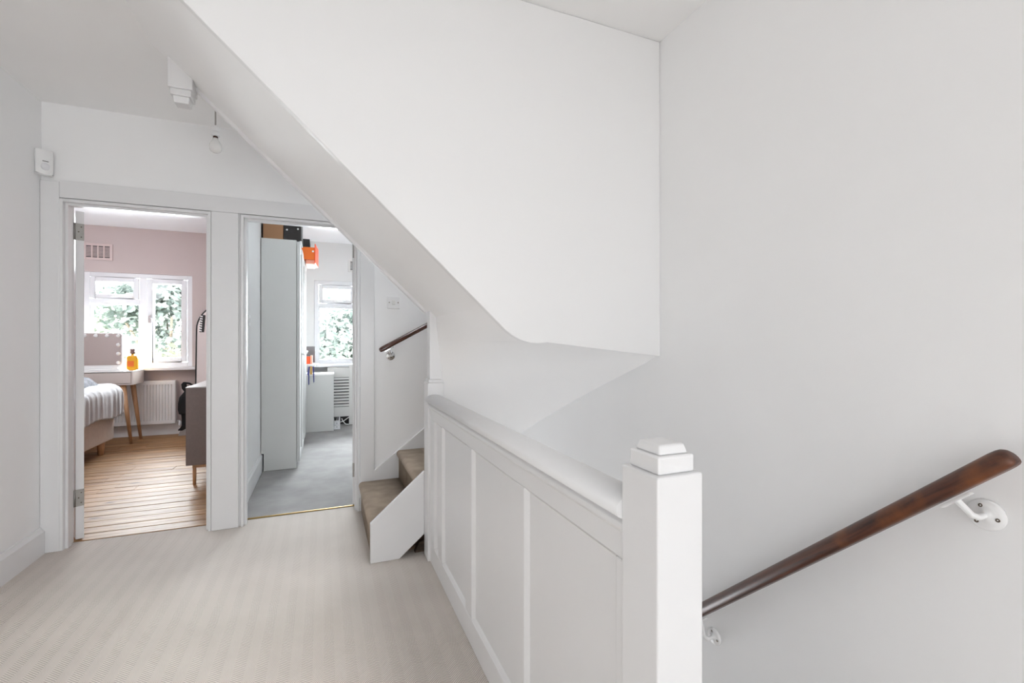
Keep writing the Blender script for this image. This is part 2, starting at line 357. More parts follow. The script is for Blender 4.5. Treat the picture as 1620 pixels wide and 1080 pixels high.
struct('wall_study_back', MB().box(-0.59, W2[0], YB, 7.4, -0.25, CB).box(W2[1], 2.2, YB, 7.4, -0.25, CB)
       .box(W2[0], W2[1], YB, 7.4, -0.25, W2[2]).box(W2[0], W2[1], YB, 7.4, W2[3], CB), 'study')
# floorboards of the bedroom, one by one, running along the doorway
y = 3.532; k = 0
while y < YB - 0.02:
    wd = random.uniform(0.112, 0.126); y1 = min(y + wd, YB - 0.005)
    cuts = [-4.28] + sorted(random.uniform(-3.4, -0.9) for _ in range(1 if k % 3 else 2)) + [-0.645]
    for a, b_ in zip(cuts[:-1], cuts[1:]):
        if b_ - a < 0.15: continue
        dz = random.uniform(-0.0012, 0.0008)
        build('board', box(a + 0.001, b_ - 0.001, y + 0.0036, y1 - 0.0036, -0.022, dz), 'boards', bpy.data.objects['floor_bedroom'], 0.0015, 1)
    y = y1; k += 1
# baseboards
def base_profile(h, t): return [(0, 0), (t, 0), (t, h - 0.022), (t * 0.55, h - 0.008), (t * 0.4, h), (0, h)]
struct('baseboard_left', MB().prism([(XL + a, z) for a, z in base_profile(0.148, 0.024)], 1, -6.0, 3.398), 'trim')
struct('baseboard_bedroom', MB().prism([(YB - a, z) for a, z in base_profile(0.153, 0.02)], 0, -4.3, -0.64), 'trim')
struct('baseboard_study', MB().prism([(-0.535 + a, z) for a, z in base_profile(0.16, 0.016)], 1, 3.56, 7.11), 'trim')
struct('baseboard_study_back', MB().prism([(YB - a, z) for a, z in base_profile(0.15, 0.018)], 0, -0.517, 2.1), 'trim')
# architraves: flat broad boards
F = 3.40
struct('trim_1', box(XL + 0.001, O1 + 0.004, F, YD, 0, 2.104), 'trim', bevel=0.004)
struct('trim_2', box(-0.655, -0.505, F, YD, 0, 2.0125), 'trim', bevel=0.004)
struct('trim_3', box(O4 - 0.008, 0.334, F, YD, 0, 2.0125), 'trim', bevel=0.004)
struct('trim_4', box(O1 + 0.0045, 0.334, F, YD, 2.013, 2.112), 'trim', bevel=0.003)
# door linings with stops
def lining(name, x0, x1):
    mb = MB()
    mb.box(x0, x0 + 0.016, F + 0.004, 3.532, 0, OH - 0.004).box(x1 - 0.016, x1, F + 0.004, 3.532, 0, OH - 0.004).box(x0 + 0.016, x1 - 0.016, F + 0.004, 3.532, OH - 0.02, OH - 0.004)
    st = MB().box(x0 + 0.016, x0 + 0.030, 3.43, 3.475, 0, OH - 0.02).box(x1 - 0.030, x1 - 0.016, 3.43, 3.475, 0, OH - 0.02).box(x0 + 0.030, x1 - 0.030, 3.43, 3.475, OH - 0.034, OH - 0.02)
    o = struct(name, mb, 'trim', bevel=0.0015); build('door_stop', st, 'trim', o, 0.002); return o
lining('trim_5', O1 + 0.001, O2 - 0.012); lining('trim_6', O3 + 0.003, O4 - 0.012)

# door leaves (both open into their rooms)
def door(name, hinge, ang, width, side, handle_mat):
    rot = Matrix.Translation(hinge) @ Matrix.Rotation(ang, 4, 'Z')
    o = bpy.data.objects.new(name, None); COL.objects.link(o); o.matrix_world = rot; o['kind'] = 'structure'; ORI[name] = None
    def p(nm, mb, m, par, bev=0.0):
        me_o = build(nm, mb, m, None, bev); me_o.parent = par
        if par is not o: me_o.location -= par.location
        return me_o
    # local x along the leaf away from the hinge, local y its thickness
    leaf = p('leaf', MB().box(0, width, -0.019, 0.019, 0.008, 1.975), 'trim', o, 0.002)
    for z0, z1 in ((0.18, 0.85), (1.0, 1.82)):
        for x0, x1 in ((0.10, width / 2 - 0.05), (width / 2 + 0.05, width - 0.10)):
            for sgn in (-1, 1):
                p('moulding', MB().box(x0, x1, sgn * 0.0215 - 0.0025, sgn * 0.0215 + 0.0025, z0, z1), 'trim', leaf, 0.002)
    for sgn in (-1, 1):
        h = p('handle', MB().box(width - 0.075, width - 0.035, sgn * 0.022 - 0.003, sgn * 0.022 + 0.003, 1.32, 1.48)
              .tube([(width - 0.055, sgn * 0.02, 1.42), (width - 0.055, sgn * 0.062, 1.42), (width - 0.066, sgn * 0.066, 1.42), (width - 0.15, sgn * 0.062, 1.418)], 0.009, 10), handle_mat, o)
    for z in (0.205, 1.80):
        hg = p('hinge', MB().box(-0.0025, 0.001, -0.019, 0.019, z, z + 0.10).tube([(-0.005, side * 0.024, z), (-0.005, side * 0.024, z + 0.10)], 0.0055, 10), 'steel', o)
        for dz in (0.02, 0.05, 0.08):
            p('screw', MB().lathe([(0.0035, -0.0008), (0.0035, 0.0008)], (-0.0028, 0.006 * (1 if dz == 0.05 else -1), z + dz), 0, 8), 'screw', hg)
    return o
door('door_1', (-1.356, 3.548, 0), R(118), 0.70, 1, 'bronze')
door('door_2', (0.213, 3.548, 0), R(80), 0.70, -1, 'steel')

tag(struct('threshold_strip', MB().prism([(3.526, 0), (3.530, 0.005), (3.544, 0.005), (3.548, 0)], 0, O3 + 0.02, O4 - 0.03), 'brass'), 'thin brass threshold strip across the carpet in the right-hand doorway', 'threshold')
bpy.data.objects['threshold_strip'].pop('kind', None)

# windows
def window(name, x0, x1, z0, z1, mull):
    o = bpy.data.objects.new(name, None); COL.objects.link(o); o.location = ((x0 + x1) / 2, 7.22, z0); ORI[name] = Vector(o.location); o['kind'] = 'structure'
    ya, yb = 7.14, 7.22; f = 0.055
    m0, m1 = mull
    zt = z1 - 0.335   # transom
    fr = MB().box(x0, x0 + f, ya, yb, z0, z1).box(x1 - f, x1, ya, yb, z0, z1).box(x0 + f, x1 - f, ya, yb, z1 - f, z1).box(x0 + f, x1 - f, ya, yb, z0, z0 + f)
    fr.box(m0, m1, ya, yb, z0 + f, z1 - f).box(x0 + f, m0, ya, yb, zt - 0.045, zt + 0.01)
    build('window_frame', fr, 'upvc', o, 0.004)
    def sash(a, b, c, d, w, nm):
        s = build(nm, MB().box(a, a + w, ya - 0.012, yb - 0.01, c, d).box(b - w, b, ya - 0.012, yb - 0.01, c, d).box(a + w, b - w, ya - 0.012, yb - 0.01, d - w, d).box(a + w, b - w, ya - 0.012, yb - 0.01, c, c + w), 'upvc', o, 0.006)
        build('pane', box(a + w - 0.004, b - w + 0.004, 7.176, 7.180, c + w - 0.004, d - w + 0.004), 'glass', s); return s
    t = sash(x0 + f + 0.006, m0 - 0.006, zt + 0.016, z1 - f - 0.006, 0.052, 'top_light')
    cx = (x0 + f + m0) / 2
    build('handle', MB().box(cx - 0.035, cx + 0.035, ya - 0.026, ya - 0.012, zt + 0.03, zt + 0.052).tube([(cx, ya - 0.028, zt + 0.045), (cx + 0.09, ya - 0.034, zt + 0.04)], 0.008, 8), 'whiteplastic', t, 0.003)
    c_ = sash(m1 + 0.006, x1 - f - 0.006, z0 + f + 0.006, z1 - f - 0.006, 0.058, 'casement')
    hz = (z0 + z1) / 2 + 0.02
    build('handle', MB().box(m1 + 0.018, m1 + 0.046, ya - 0.024, ya - 0.012, hz - 0.05, hz + 0.05).tube([(m1 + 0.03, ya - 0.03, hz + 0.02), (m1 + 0.06, ya - 0.045, hz), (m1 + 0.115, ya - 0.045, hz - 0.075)], 0.009, 8), 'chrome', c_, 0.003)
    build('pane', box(x0 + f - 0.004, m0 + 0.004, 7.176, 7.180, z0 + f - 0.004, zt - 0.041), 'glass', o)
    build('glazing_bead', MB().box(x0 + f, x0 + f + 0.014, 7.15, 7.175, z0 + f, zt - 0.045).box(m0 - 0.014, m0, 7.15, 7.175, z0 + f, zt - 0.045).box(x0 + f + 0.014, m0 - 0.014, 7.15, 7.175, zt - 0.059, zt - 0.045).box(x0 + f + 0.014, m0 - 0.014, 7.15, 7.175, z0 + f, z0 + f + 0.014), 'upvc', o, 0.003)
    build('sill', box(x0 - 0.06, x1 + 0.06, 6.98, YB - 0.001, z0 - 0.035, z0 - 0.002).box(x0 + 0.001, x1 - 0.001, YB - 0.001, 7.14, z0 - 0.0, z0 + 0.004), 'upvc', o, 0.006)
    return o
window('window_1', *W1, (-2.141, -2.067)); window('window_2', *W2, (0.424, 0.498))

# ------------------------------------------------------------------ the loft staircase
A0, AS = 1.368, 0.942
def zs(x): return A0 + AS * (0.527 - x)           # underside of the upper flight
YP = 1.68                                          # outer face of the boxed side
st = thing('loft_staircase', 'white boxed-in loft staircase turning above the stairwell, beige carpeted bottom steps beside right doorway', 'staircase', (0.57, 2.54, 0))
# boundary of the smooth plaster underside
bd = []
for x in [0.57 + 0.13 * i / 6 for i in range(7)]: bd.append((x, zs(x)))
zA = zs(0.69); zK = 1.196
knee = []
P0, P1, P2 = (0.66, zs(0.66)), (0.742, zs(0.742) + 0.012), (0.84, 1.194)
for i in range(9):
    t = i / 8; knee.append(tuple((1 - t) ** 2 * P0[j] + 2 * t * (1 - t) * P1[j] + t * t * P2[j] for j in (0, 1)))
edge = [(0.57, zs(0.57)), (0.615, zs(0.615))] + knee + [(0.84 + 0.57 * i / 10, 1.194 - 0.064 * i / 10) for i in range(1, 11)]
pts = [(x, YP + 0.02, z) for x, z in edge]
for i in range(1, 21):
    yy = YP + 0.02 + (YD - YP - 0.02) * i / 20; pts.append((XR, yy, 1.13 - 0.41 * (yy - YP) + 0.02 * math.sin(math.pi * i / 20)))
z_c = pts[-1][2]
for i in range(1, 15):
    t = i / 14; pts.append((XR - (XR - 0.57) * t, YD, z_c - 0.55 * t))
ang = [math.atan2(p[0] - 0.57, -(p[1] - 2.54)) for p in pts]
def pole(a): return 1.3275 - (1.3275 + 0.12) * (a / math.pi)
sf = MB()
n = len(pts)
sf.grid(lambda u, v: (-0.755 + (0.57 + 0.755) * u, YP + 0.02 + (2.56 - YP - 0.02) * v, zs(-0.755 + (0.57 + 0.755) * u)), 24, 4)
def fan(u, v):
    i = min(int(round(u * (n - 1))), n - 1); p = pts[i]; zp = pole(ang[i]); r = 0.03 + 0.97 * v
    return (0.57 + (p[0] - 0.57) * r, 2.54 + (p[1] - 2.54) * r, zp + (p[2] - zp) * (v ** 0.8))
sf.grid(fan, n - 1, 14)
build('soffit', sf, 'ceil', st)
poly = [(-0.755, CE)] + [(-0.755 + 1.325 * i / 6, zs(-0.755 + 1.325 * i / 6)) for i in range(1, 6)] + edge + [(XR - 0.001, CE)]
poly[0] = (-0.727, CE)
build('side_panel', MB().prism([(x, z - (0.004 if z < CE else 0.001)) for x, z in poly], 1, YP, YP + 0.035), 'panel', st, 0.004)
ip = [(-0.57, CE - 0.001), (-0.57, zs(-0.57) - 0.022), (0.528, zs(0.528) - 0.022), (0.528, CE - 0.001)]
build('inner_string', MB().prism(ip, 1, 2.552, 2.585), 'trim', st, 0.004)
# upper newel post between the flights
nw = build('newel_post', MB().box(0.5225, 0.611, 2.487, 2.585, 0, 0.968), 'trim', st, 0.004)
build('newel_collar', MB().box(0.528, 0.6055, 2.4925, 2.5795, 0.968, 0.985), 'trim', nw, 0.004)
build('newel_shaft', MB().box(0.5355, 0.598, 2.50, 2.572, 0.985, 1.40), 'trim', nw, 0.003)
# pendant newel hanging below the upper end of the flight
def pend(x0, x1, y0, y1):
    a = MB(); zt0, zt1 = zs(x0) + 0.06, zs(x1) + 0.06
    a.hexa([(x0, y0, 2.335), (x1, y0, 2.335), (x1, y1, 2.335), (x0, y1, 2.335), (x0, y0, zt0), (x1, y0, zt1), (x1, y1, zt1), (x0, y1, zt0)])
    return a
pn = build('pendant_newel', pend(-0.645, -0.552, 2.487, 2.585), 'trim', st, 0.003)
build('newel_drop', MB().box(-0.638, -0.559, 2.494, 2.578, 2.306, 2.335).hexa([(-0.627, 2.506, 2.276), (-0.570, 2.506, 2.276), (-0.570, 2.566, 2.276), (-0.627, 2.566, 2.276), (-0.630, 2.502, 2.306), (-0.567, 2.502, 2.306), (-0.567, 2.570, 2.306), (-0.630, 2.570, 2.306)]), 'trim', pn, 0.003)
# carpeted steps
def step(x0, x1, z, ya, yb, h=0.21):
    pr = [(x0 + 0.034, z - 0.034), (x0 + 0.034, z - h), (x0 + 0.016, z - h), (x0 + 0.016, z - 0.045)]
    for i in range(9):
        a = math.pi * 1.25 - i * (math.pi * 0.75) / 8
        pr.append((x0 + 0.026 + 0.026 * math.cos(a), z - 0.026 + 0.026 * math.sin(a)))
    pr += [(x1, z), (x1, z - 0.034)]
    return MB().prism(pr, 1, ya, yb, True)
for xa, xb, z, h, ya in ((0.228, 0.505, 0.205, 0.205, 2.602), (0.487, 0.66, 0.405, 0.21, 2.602), (0.66, 0.77, 0.405, 0.034, 2.80), (0.742, 0.98, 0.605, 0.18, 2.86)):
    build('step', step(xa, xb, z, ya, 3.402, h) if h > 0.1 else box(xa, xb, ya, 3.402, z - 0.034, z), 'stepcarpet', st, 0)
for poly_, z, th in (([(0.62, 2.56), (0.98, 3.40), (1.405, 3.40), (1.405, 3.0)], 0.81, 0.12), ([(0.62, 2.57), (1.405, 3.0), (1.405, 2.35)], 1.02, 0.10)):
    build('winder_step', MB().prism(poly_, 2, z - th, z), 'stepcarpet', st)
# outer string of the bottom steps, with the raw gap beneath
ys0, ys1 = 2.578, 2.602
build('string_board', MB().prism([(0.232, 0.0), (0.385, 0.0), (0.5222, 0.116), (0.5222, 0.468), (0.232, 0.214)], 1, ys0, ys1), 'trim', st, 0.003)
build('understair_board', MB().prism([(0.33, 0.002), (0.62, 0.002), (0.62, 0.19), (0.50, 0.18)], 1, 2.66, 2.675), 'roughwood', st)
build('understair_block', MB().hexa([(0.475, 2.612, 0.002), (0.535, 2.612, 0.002), (0.535, 2.65, 0.002), (0.475, 2.65, 0.002), (0.50, 2.618, 0.055), (0.535, 2.618, 0.065), (0.535, 2.65, 0.065), (0.50, 2.65, 0.055)]), 'subfloor', st, 0.003)
def ws(x): return 0.2226 + 0.776 * (x - 0.262)
build('wall_string', MB().prism([(0.262, 0.0), (1.40, 0.0), (1.40, ws(1.40)), (0.262, ws(0.262))], 1, 3.402, 3.4195), 'trim', st, 0.004)

# ------------------------------------------------------------------ balustrade
ba = thing('balustrade', 'white panelled balustrade with square newel post guarding the stairwell', 'balustrade', (0.57, 1.6, 0))
XF = 0.535
build('back_board', box(XF + 0.014, 0.605, 0.732, 2.488, 0.0, 0.84), 'trim', ba)
bot = MB(); bot.box(XF, XF + 0.0145, 0.732, 2.488, 0, 0.106); build('bottom_rail', bot, 'trim', ba, 0.004)
build('upper_rail', box(XF, XF + 0.0145, 0.732, 2.488, 0.775, 0.84), 'trim', ba, 0.004)
stl = [(0.732, 0.768), (1.219, 1.298), (1.729, 1.815), (2.218, 2.30), (2.391, 2.488)]
for a, b_ in stl: build('stile', box(XF, XF + 0.0145, a, b_, 0.106, 0.775), 'trim', ba, 0.004)
for (a, b_) in ((0.768, 1.219), (1.298, 1.729), (1.815, 2.218), (2.30, 2.391)):
    # recessed panel with a chamfered bead round it
    y0, y1, z0, z1, i = a, b_, 0.106, 0.775, 0.012
    xs = XF + 0.002; xd = XF + 0.0135
    v = [(xs, y0, z0), (xs, y1, z0), (xs, y1, z1), (xs, y0, z1), (xd, y0 + i, z0 + i), (xd, y1 - i, z0 + i), (xd, y1 - i, z1 - i), (xd, y0 + i, z1 - i)]
    build('panel', MB().add(v, [(0, 1, 5, 4), (1, 2, 6, 5), (2, 3, 7, 6), (3, 0, 4, 7), (4, 5, 6, 7)]), 'trim', ba)
mp = [(0.548, 0.832), (0.528, 0.832), (0.524, 0.840), (0.526, 0.850), (0.534, 0.856), (0.534, 0.862), (0.60, 0.862), (0.605, 0.832)]
build('rail_moulding', MB().prism(mp, 1, 0.732, 2.488, False), 'trim', ba, 0.002)
rp = []
for i in range(25):
    a = -math.pi / 2 * 0 + math.pi * i / 24
    rp.append((0.557 + 0.046 * math.cos(a) * (1 if True else 1), 0.882 + 0.023 * math.sin(a)))
rp += [(0.511, 0.874), (0.515, 0.866), (0.524, 0.861), (0.590, 0.861), (0.599, 0.866), (0.603, 0.874)]
build('top_rail', MB().prism(rp, 1, 0.731, 2.488, True), 'trim', ba)
np_ = build('newel_post', box(0.5235, 0.6235, 0.630, 0.7325, -0.25, 0.966), 'trim', ba, 0.004, 3)
build('newel_cap', MB().box(0.534, 0.613, 0.640, 0.722, 0.966, 0.998), 'trim', np_, 0.004, 3)
build('newel_cap', MB().hexa([(0.541, 0.647, 0.998), (0.606, 0.647, 0.998), (0.606, 0.715, 0.998), (0.541, 0.715, 0.998), (0.546, 0.652, 1.0155), (0.601, 0.652, 1.0155), (0.601, 0.710, 1.0155), (0.546, 0.710, 1.0155)]), 'trim', np_, 0.004, 3)

# ------------------------------------------------------------------ handrails
def rail_matrix(p, d, side):   # local x along d, local y = side (horizontal), local z up
    d = Vector(d).normalized(); y_ = Vector(side); z_ = d.cross(y_).normalized()
    if z_.z < 0: z_ = -z_
    y_ = z_.cross(d)
    m_ = Matrix((d, y_, z_)).transposed().to_4x4(); m_.translation = Vector(p); return m_
def rail_mesh(L0, L1, w_, h, rounded0=False, rounded1=True):
    # mopstick profile: round top and sides, flat underneath
    prof = []
    for i in range(21):
        a = R(-40) + R(260) * i / 20
        prof.append((w_ / 2 * math.cos(a), h * 0.52 * math.sin(a) + h * 0.06))
    xs = [L0]; sc = [1.0]
    if rounded0: xs = [L0, L0 + 0.003, L0 + 0.009, L0 + 0.018, L0 + 0.03]; sc = [0.55, 0.74, 0.90, 0.97, 1.0]
    if rounded1: xs += [L1 - 0.03, L1 - 0.018, L1 - 0.009, L1 - 0.003, L1]; sc += [1.0, 0.97, 0.90, 0.74, 0.55]
    else: xs += [L1]; sc += [1.0]
    n_ = len(prof); mb = MB(); vs = []
    for x, s_ in zip(xs, sc):
        for a, c_ in prof: vs.append((x, a * s_, c_ * s_))
    fs_ = [(i * n_ + k, i * n_ + (k + 1) % n_, (i + 1) * n_ + (k + 1) % n_, (i + 1) * n_ + k) for i in range(len(xs) - 1) for k in range(n_)]
    fs_ += [tuple(range(n_))[::-1], tuple(range((len(xs) - 1) * n_, len(xs) * n_))]
    mb.add(vs, fs_, True); return mb
def bracket(parent, wall_pt, wall_n, rail_pt, along, m, rose_r):
    # round rose on the wall, bent arm, saddle plate under the rail
    wp = Vector(wall_pt); nrm = Vector(wall_n); rp_ = Vector(rail_pt)
    q = nrm.to_track_quat('Z', 'Y').to_matrix().to_4x4()
    mm = Matrix.Translation(wp) @ q
    bx = MB(); br = rose_r
    ms = MB().lathe([(br, 0), (br, 0.004), (br * 0.93, 0.008), (br * 0.7, 0.0105), (br * 0.32, 0.012), (br * 0.28, 0.016)], (0, 0, 0), 2, 28)
    arm0 = wp + nrm * 0.012; knee_ = wp + nrm * ((rp_ - wp).dot(nrm) * 0.62); knee2 = wp + nrm * ((rp_ - wp).dot(nrm) * 0.86) + (rp_ - wp - nrm * (rp_ - wp).dot(nrm)) * 0.18
    arm = MB().tube([arm0, knee_, knee2, rp_], 0.0072, 12)
    d = Vector(along).normalized()
    sd_ = d.cross(Vector((0, 0, 1))).normalized(); up = sd_.cross(d).normalized()
    if up.z < 0: up = -up
    c_ = [rp_ + d * a + sd_ * b2 + up * h for h in (-0.003, 0.003) for a, b2 in ((-0.036, -0.009), (0.036, -0.009), (0.036, 0.009), (-0.036, 0.009))]
    arm.hexa(c_)
    a_o = build('bracket', arm, m, parent, 0.0015)
    base = MB(); base.add([tuple(mm @ Vector(v)) for v in ms.v], ms.f, True)
    build('rose', base, m, a_o)
    for k in range(3):
        a = R(90 + 120 * k + 20); c2 = mm @ Vector((br * 0.64 * math.cos(a), br * 0.64 * math.sin(a), 0.0112))
        s_ = MB().lathe([(0.0042, -0.002), (0.0042, 0.0004), (0.002, 0.0), (0.001, -0.001)], (0, 0, 0), 2, 10)
        q2 = Matrix.Translation(c2) @ q; b3 = MB(); b3.add([tuple(q2 @ Vector(v)) for v in s_.v], s_.f, True)
        build('screw', b3, 'screw', a_o)
    return a_o
# rail on the stair wall: hand end near the camera, falling away at 43 degrees
hr = thing('handrail', 'worn dark mahogany handrail on white brackets sloping down the plain stair wall', 'handrail', (1.345, 0.95, 0.55))
d1 = Vector((0, -(1.354 - 0.508), 0.945 - 0.168)); mid = Vector((1.345, 0.93, 0.5565)); half = d1.length / 2
build('rail', rail_mesh(-1.9, half + 0.012, 0.054, 0.049), 'rail', hr, matrix=rail_matrix(mid, d1, (1, 0, 0)))
sl = d1.normalized()
def on_rail(yv, drop): 
    t = (yv - mid.y) / sl.y; return mid + sl * t + Vector((0, 0.68, 0.73)) * (-drop)
bracket(hr, (1.4095, 0.568, 0.800), (-1, 0, 0), on_rail(0.610, 0.0225), sl, 'whiteplastic', 0.035)
bracket(hr, (1.4095, 1.362, 0.050), (-1, 0, 0), on_rail(1.385, 0.0225), sl, 'whiteplastic', 0.031)
# short rail by the bottom steps
h2 = thing('handrail', 'short dark red-brown handrail on the wall above the bottom carpeted steps', 'handrail', (0.5, 3.35, 1.2))
d2 = Vector((0.322, 0, 0.174)); m2 = Vector((0.530, 3.352, 1.212))
build('rail', rail_mesh(-0.187, 0.62, 0.042, 0.040, True, False), 'darkrail', h2, matrix=rail_matrix(m2, d2, (0, 1, 0)))
bracket(h2, (0.447, 3.4195, 1.088), (0, -1, 0), m2 + d2.normalized() * (-0.115) + Vector((0.0, 0, -0.021)), d2, 'chrome', 0.033)

# ------------------------------------------------------------------ small fittings on the landing
pl = thing('pendant_light', 'bare white bulb hanging from ceiling on a short flex beside the sloping staircase underside', 'light', (-0.542, 2.92, CE))
build('ceiling_rose', MB().lathe([(0.045, 0.0), (0.043, -0.012), (0.02, -0.022), (0.008, -0.03)], (-0.542, 2.92, CE), 2, 24), 'whiteplastic', pl)
build('flex', MB().tube([(-0.542, 2.92, CE - 0.02), (-0.5425, 2.92, 2.48), (-0.542, 2.92, 2.355)], 0.004, 8), 'flex', pl)
build('lamp_holder', MB().lathe([(0.006, 2.362), (0.016, 2.357), (0.0195, 2.349), (0.0195, 2.331), (0.0175, 2.3305), (0.0175, 2.328), (0.0195, 2.3275), (0.0195, 2.305), (0.016, 2.303)], (-0.542, 2.92, 0), 2, 20), 'whiteplastic', pl)
bl = build('bulb', MB().lathe([(0.0125, 2.292), (0.014, 2.285), (0.02, 2.274), (0.0275, 2.26), (0.0305, 2.246), (0.0295, 2.234), (0.024, 2.223), (0.014, 2.216), (0.003, 2.2145)], (-0.542, 2.92, 0), 2, 24), 'bulb', pl)
build('bulb_cap', MB().lathe([(0.0115, 2.304), (0.0125, 2.29)], (-0.542, 2.92, 0), 2, 16), 'bronze', bl)

pir = thing('motion_sensor', 'small white motion sensor in the wall corner above the left door frame', 'sensor', (-1.45, 3.36, 2.12))
c45 = Matrix.Translation((-1.4445, 3.368, 2.12)) @ Matrix.Rotation(R(38), 4, 'Z')
mb = MB()
def pbody(u, v):
    a = (u - 0.5) * 2; z = 0.138 * v
    bulge = 0.028 * (1 - 0.55 * a * a) * (0.75 + 0.25 * math.sin(min(1, v * 1.5) * math.pi * 0.5)) * (1 - 0.25 * max(0, v - 0.75) / 0.25)
    lift = 0.010 * (1 - v) ** 2 * a * a
    return c45 @ Vector((0.036 * a, -bulge, z + lift * (1 if v < 0.3 else 0)))
mb.grid(pbody, 12, 12); bk = MB()
mb.add([tuple(c45 @ Vector(p)) for p in ((-0.036, 0.006, 0), (0.036, 0.006, 0), (0.036, 0.006, 0.138), (-0.036, 0.006, 0.138), (-0.036, -0.011, 0.004), (0.036, -0.011, 0.004), (0.036, -0.011, 0.138), (-0.036, -0.011, 0.138))], [(0, 1, 2, 3), (0, 3, 7, 4), (1, 5, 6, 2), (3, 2, 6, 7), (0, 4, 5, 1)])
build('housing', mb, 'whiteplastic', pir)
mb = MB(); mb.grid(lambda u, v: c45 @ Vector((0.019 * math.cos(math.pi * 2 * u) * math.sin(v * math.pi / 2), -0.0225 - 0.012 * math.cos(v * math.pi / 2), 0.044 + 0.021 * math.sin(math.pi * 2 * u) * math.sin(v * math.pi / 2))), 20, 6)
build('lens', mb, 'upvc', pir)
build('indicator_slot', MB().hexa([tuple(c45 @ Vector(p)) for p in ((-0.012, -0.0295, 0.070), (0.012, -0.0295, 0.070), (0.012, -0.026, 0.070), (-0.012, -0.026, 0.070), (-0.012, -0.0295, 0.073), (0.012, -0.0295, 0.073), (0.012, -0.026, 0.073), (-0.012, -0.026, 0.073))]), 'dark', pir)

sw = thing('light_switch', 'square white switch plate on the wall above the short handrail', 'switch', (0.469, 3.419, 1.428))
build('plate', box(0.424, 0.514, 3.4105, 3.4199, 1.428, 1.516), 'whiteplastic', sw, 0.003)
build('rocker', MB().hexa([(0.458, 3.4065, 1.458), (0.480, 3.4065, 1.458), (0.480, 3.411, 1.456), (0.458, 3.411, 1.456), (0.458, 3.4085, 1.488), (0.480, 3.4085, 1.488), (0.480, 3.411, 1.490), (0.458, 3.411, 1.490)]), 'cover', sw, 0.002)
for x in (0.438, 0.500): build('screw', MB().lathe([(0.004, -0.001), (0.004, 0.002)], (x, 3.4098, 1.472), 1, 10), 'screw', sw)

# ------------------------------------------------------------------ bedroom
def vent(name, x0, x1, z0, z1, rows, cols, m, label, y_):
    t = thing(name, label, 'vent', ((x0 + x1) / 2, y_, z0))
    fw = 0.028
    build('frame', MB().box(x0, x0 + fw, y_ - 0.014, y_ - 0.0005, z0, z1).box(x1 - fw, x1, y_ - 0.014, y_ - 0.0005, z0, z1).box(x0 + fw, x1 - fw, y_ - 0.014, y_ - 0.0005, z0, z0 + fw).box(x0 + fw, x1 - fw, y_ - 0.014, y_ - 0.0005, z1 - fw, z1), m, t, 0.003)
    build('backing', box(x0 + fw, x1 - fw, y_ - 0.003, y_ - 0.0005, z0 + fw, z1 - fw), 'dark', t)
    H_ = (z1 - z0 - 2 * fw) / rows
    first = None
    for i in range(1, rows):
        zc = z0 + fw + H_ * i
        if first is None:
            first = build('slat', box(x0 + fw, x1 - fw, y_ - 0.011, y_ - 0.003, zc - H_ * 0.24, zc + H_ * 0.24), m, t)
        else:
            c = first.copy(); COL.objects.link(c); c.location.z += H_ * (i - 1)
    Wd = (x1 - x0 - 2 * fw) / cols; first = None
    for i in range(1, cols):
        xc = x0 + fw + Wd * i
        build('divider', box(xc - 0.006, xc + 0.006, y_ - 0.012, y_ - 0.003, z0 + fw, z1 - fw), m, t)
    return t
vent('air_vent', -2.69, -2.402, 2.18, 2.377, 9, 4, 'pinkvent', 'dusty pink slotted air vent high on the bedroom wall above the window', YB)
vent('air_vent', 0.33, 0.60, 2.195, 2.372, 8, 4, 'cover', 'white slotted air vent high on the study wall above the window', YB)

rad = thing('radiator', 'white ribbed panel radiator on the wall below the bedroom window', 'radiator', (-2.25, 7.05, 0.151))
x0, x1 = -2.78, -1.737
pr = []; nr = 32
for i in range(nr):
    xa = x0 + 0.02 + (x1 - x0 - 0.04) * i / nr; wv = (x1 - x0 - 0.04) / nr
    pr += [(xa, 7.012), (xa + wv * 0.22, 7.012), (xa + wv * 0.34, 7.027), (xa + wv * 0.66, 7.027), (xa + wv * 0.78, 7.012)]
pr += [(x1 - 0.02, 7.012), (x1 - 0.02, 7.03), (x0 + 0.02, 7.03)]
build('front_panel', MB().prism(pr, 2, 0.195, 0.645), 'radiator', rad)
build('frame', MB().box(x0, x1, 7.009, 7.03, 0.645, 0.688).box(x0, x1, 7.009, 7.03, 0.151, 0.195).box(x0, x0 + 0.02, 7.009, 7.03, 0.195, 0.645).box(x1 - 0.02, x1, 7.009, 7.03, 0.195, 0.645), 'radiator', rad, 0.004)
build('back_panel', box(x0 + 0.01, x1 - 0.01, 7.03, 7.085, 0.17, 0.675), 'radiator', rad)
build('grille', MB().box(x0, x1, 7.028, 7.088, 0.678, 0.692), 'radiator', rad, 0.003)
build('side_cover', MB().box(x1 - 0.004, x1 + 0.003, 7.02, 7.088, 0.16, 0.688), 'radiator', rad, 0.002)
vl = build('valve', MB().lathe([(0.012, 0.10), (0.016, 0.115), (0.016, 0.165), (0.010, 0.18)], (x1 + 0.035, 7.06, 0), 2, 14).tube([(x1, 7.06, 0.175), (x1 + 0.036, 7.06, 0.170)], 0.008, 8).tube([(x1 + 0.035, 7.06, 0.0), (x1 + 0.035, 7.06, 0.11)], 0.007, 8), 'whiteplastic', rad)

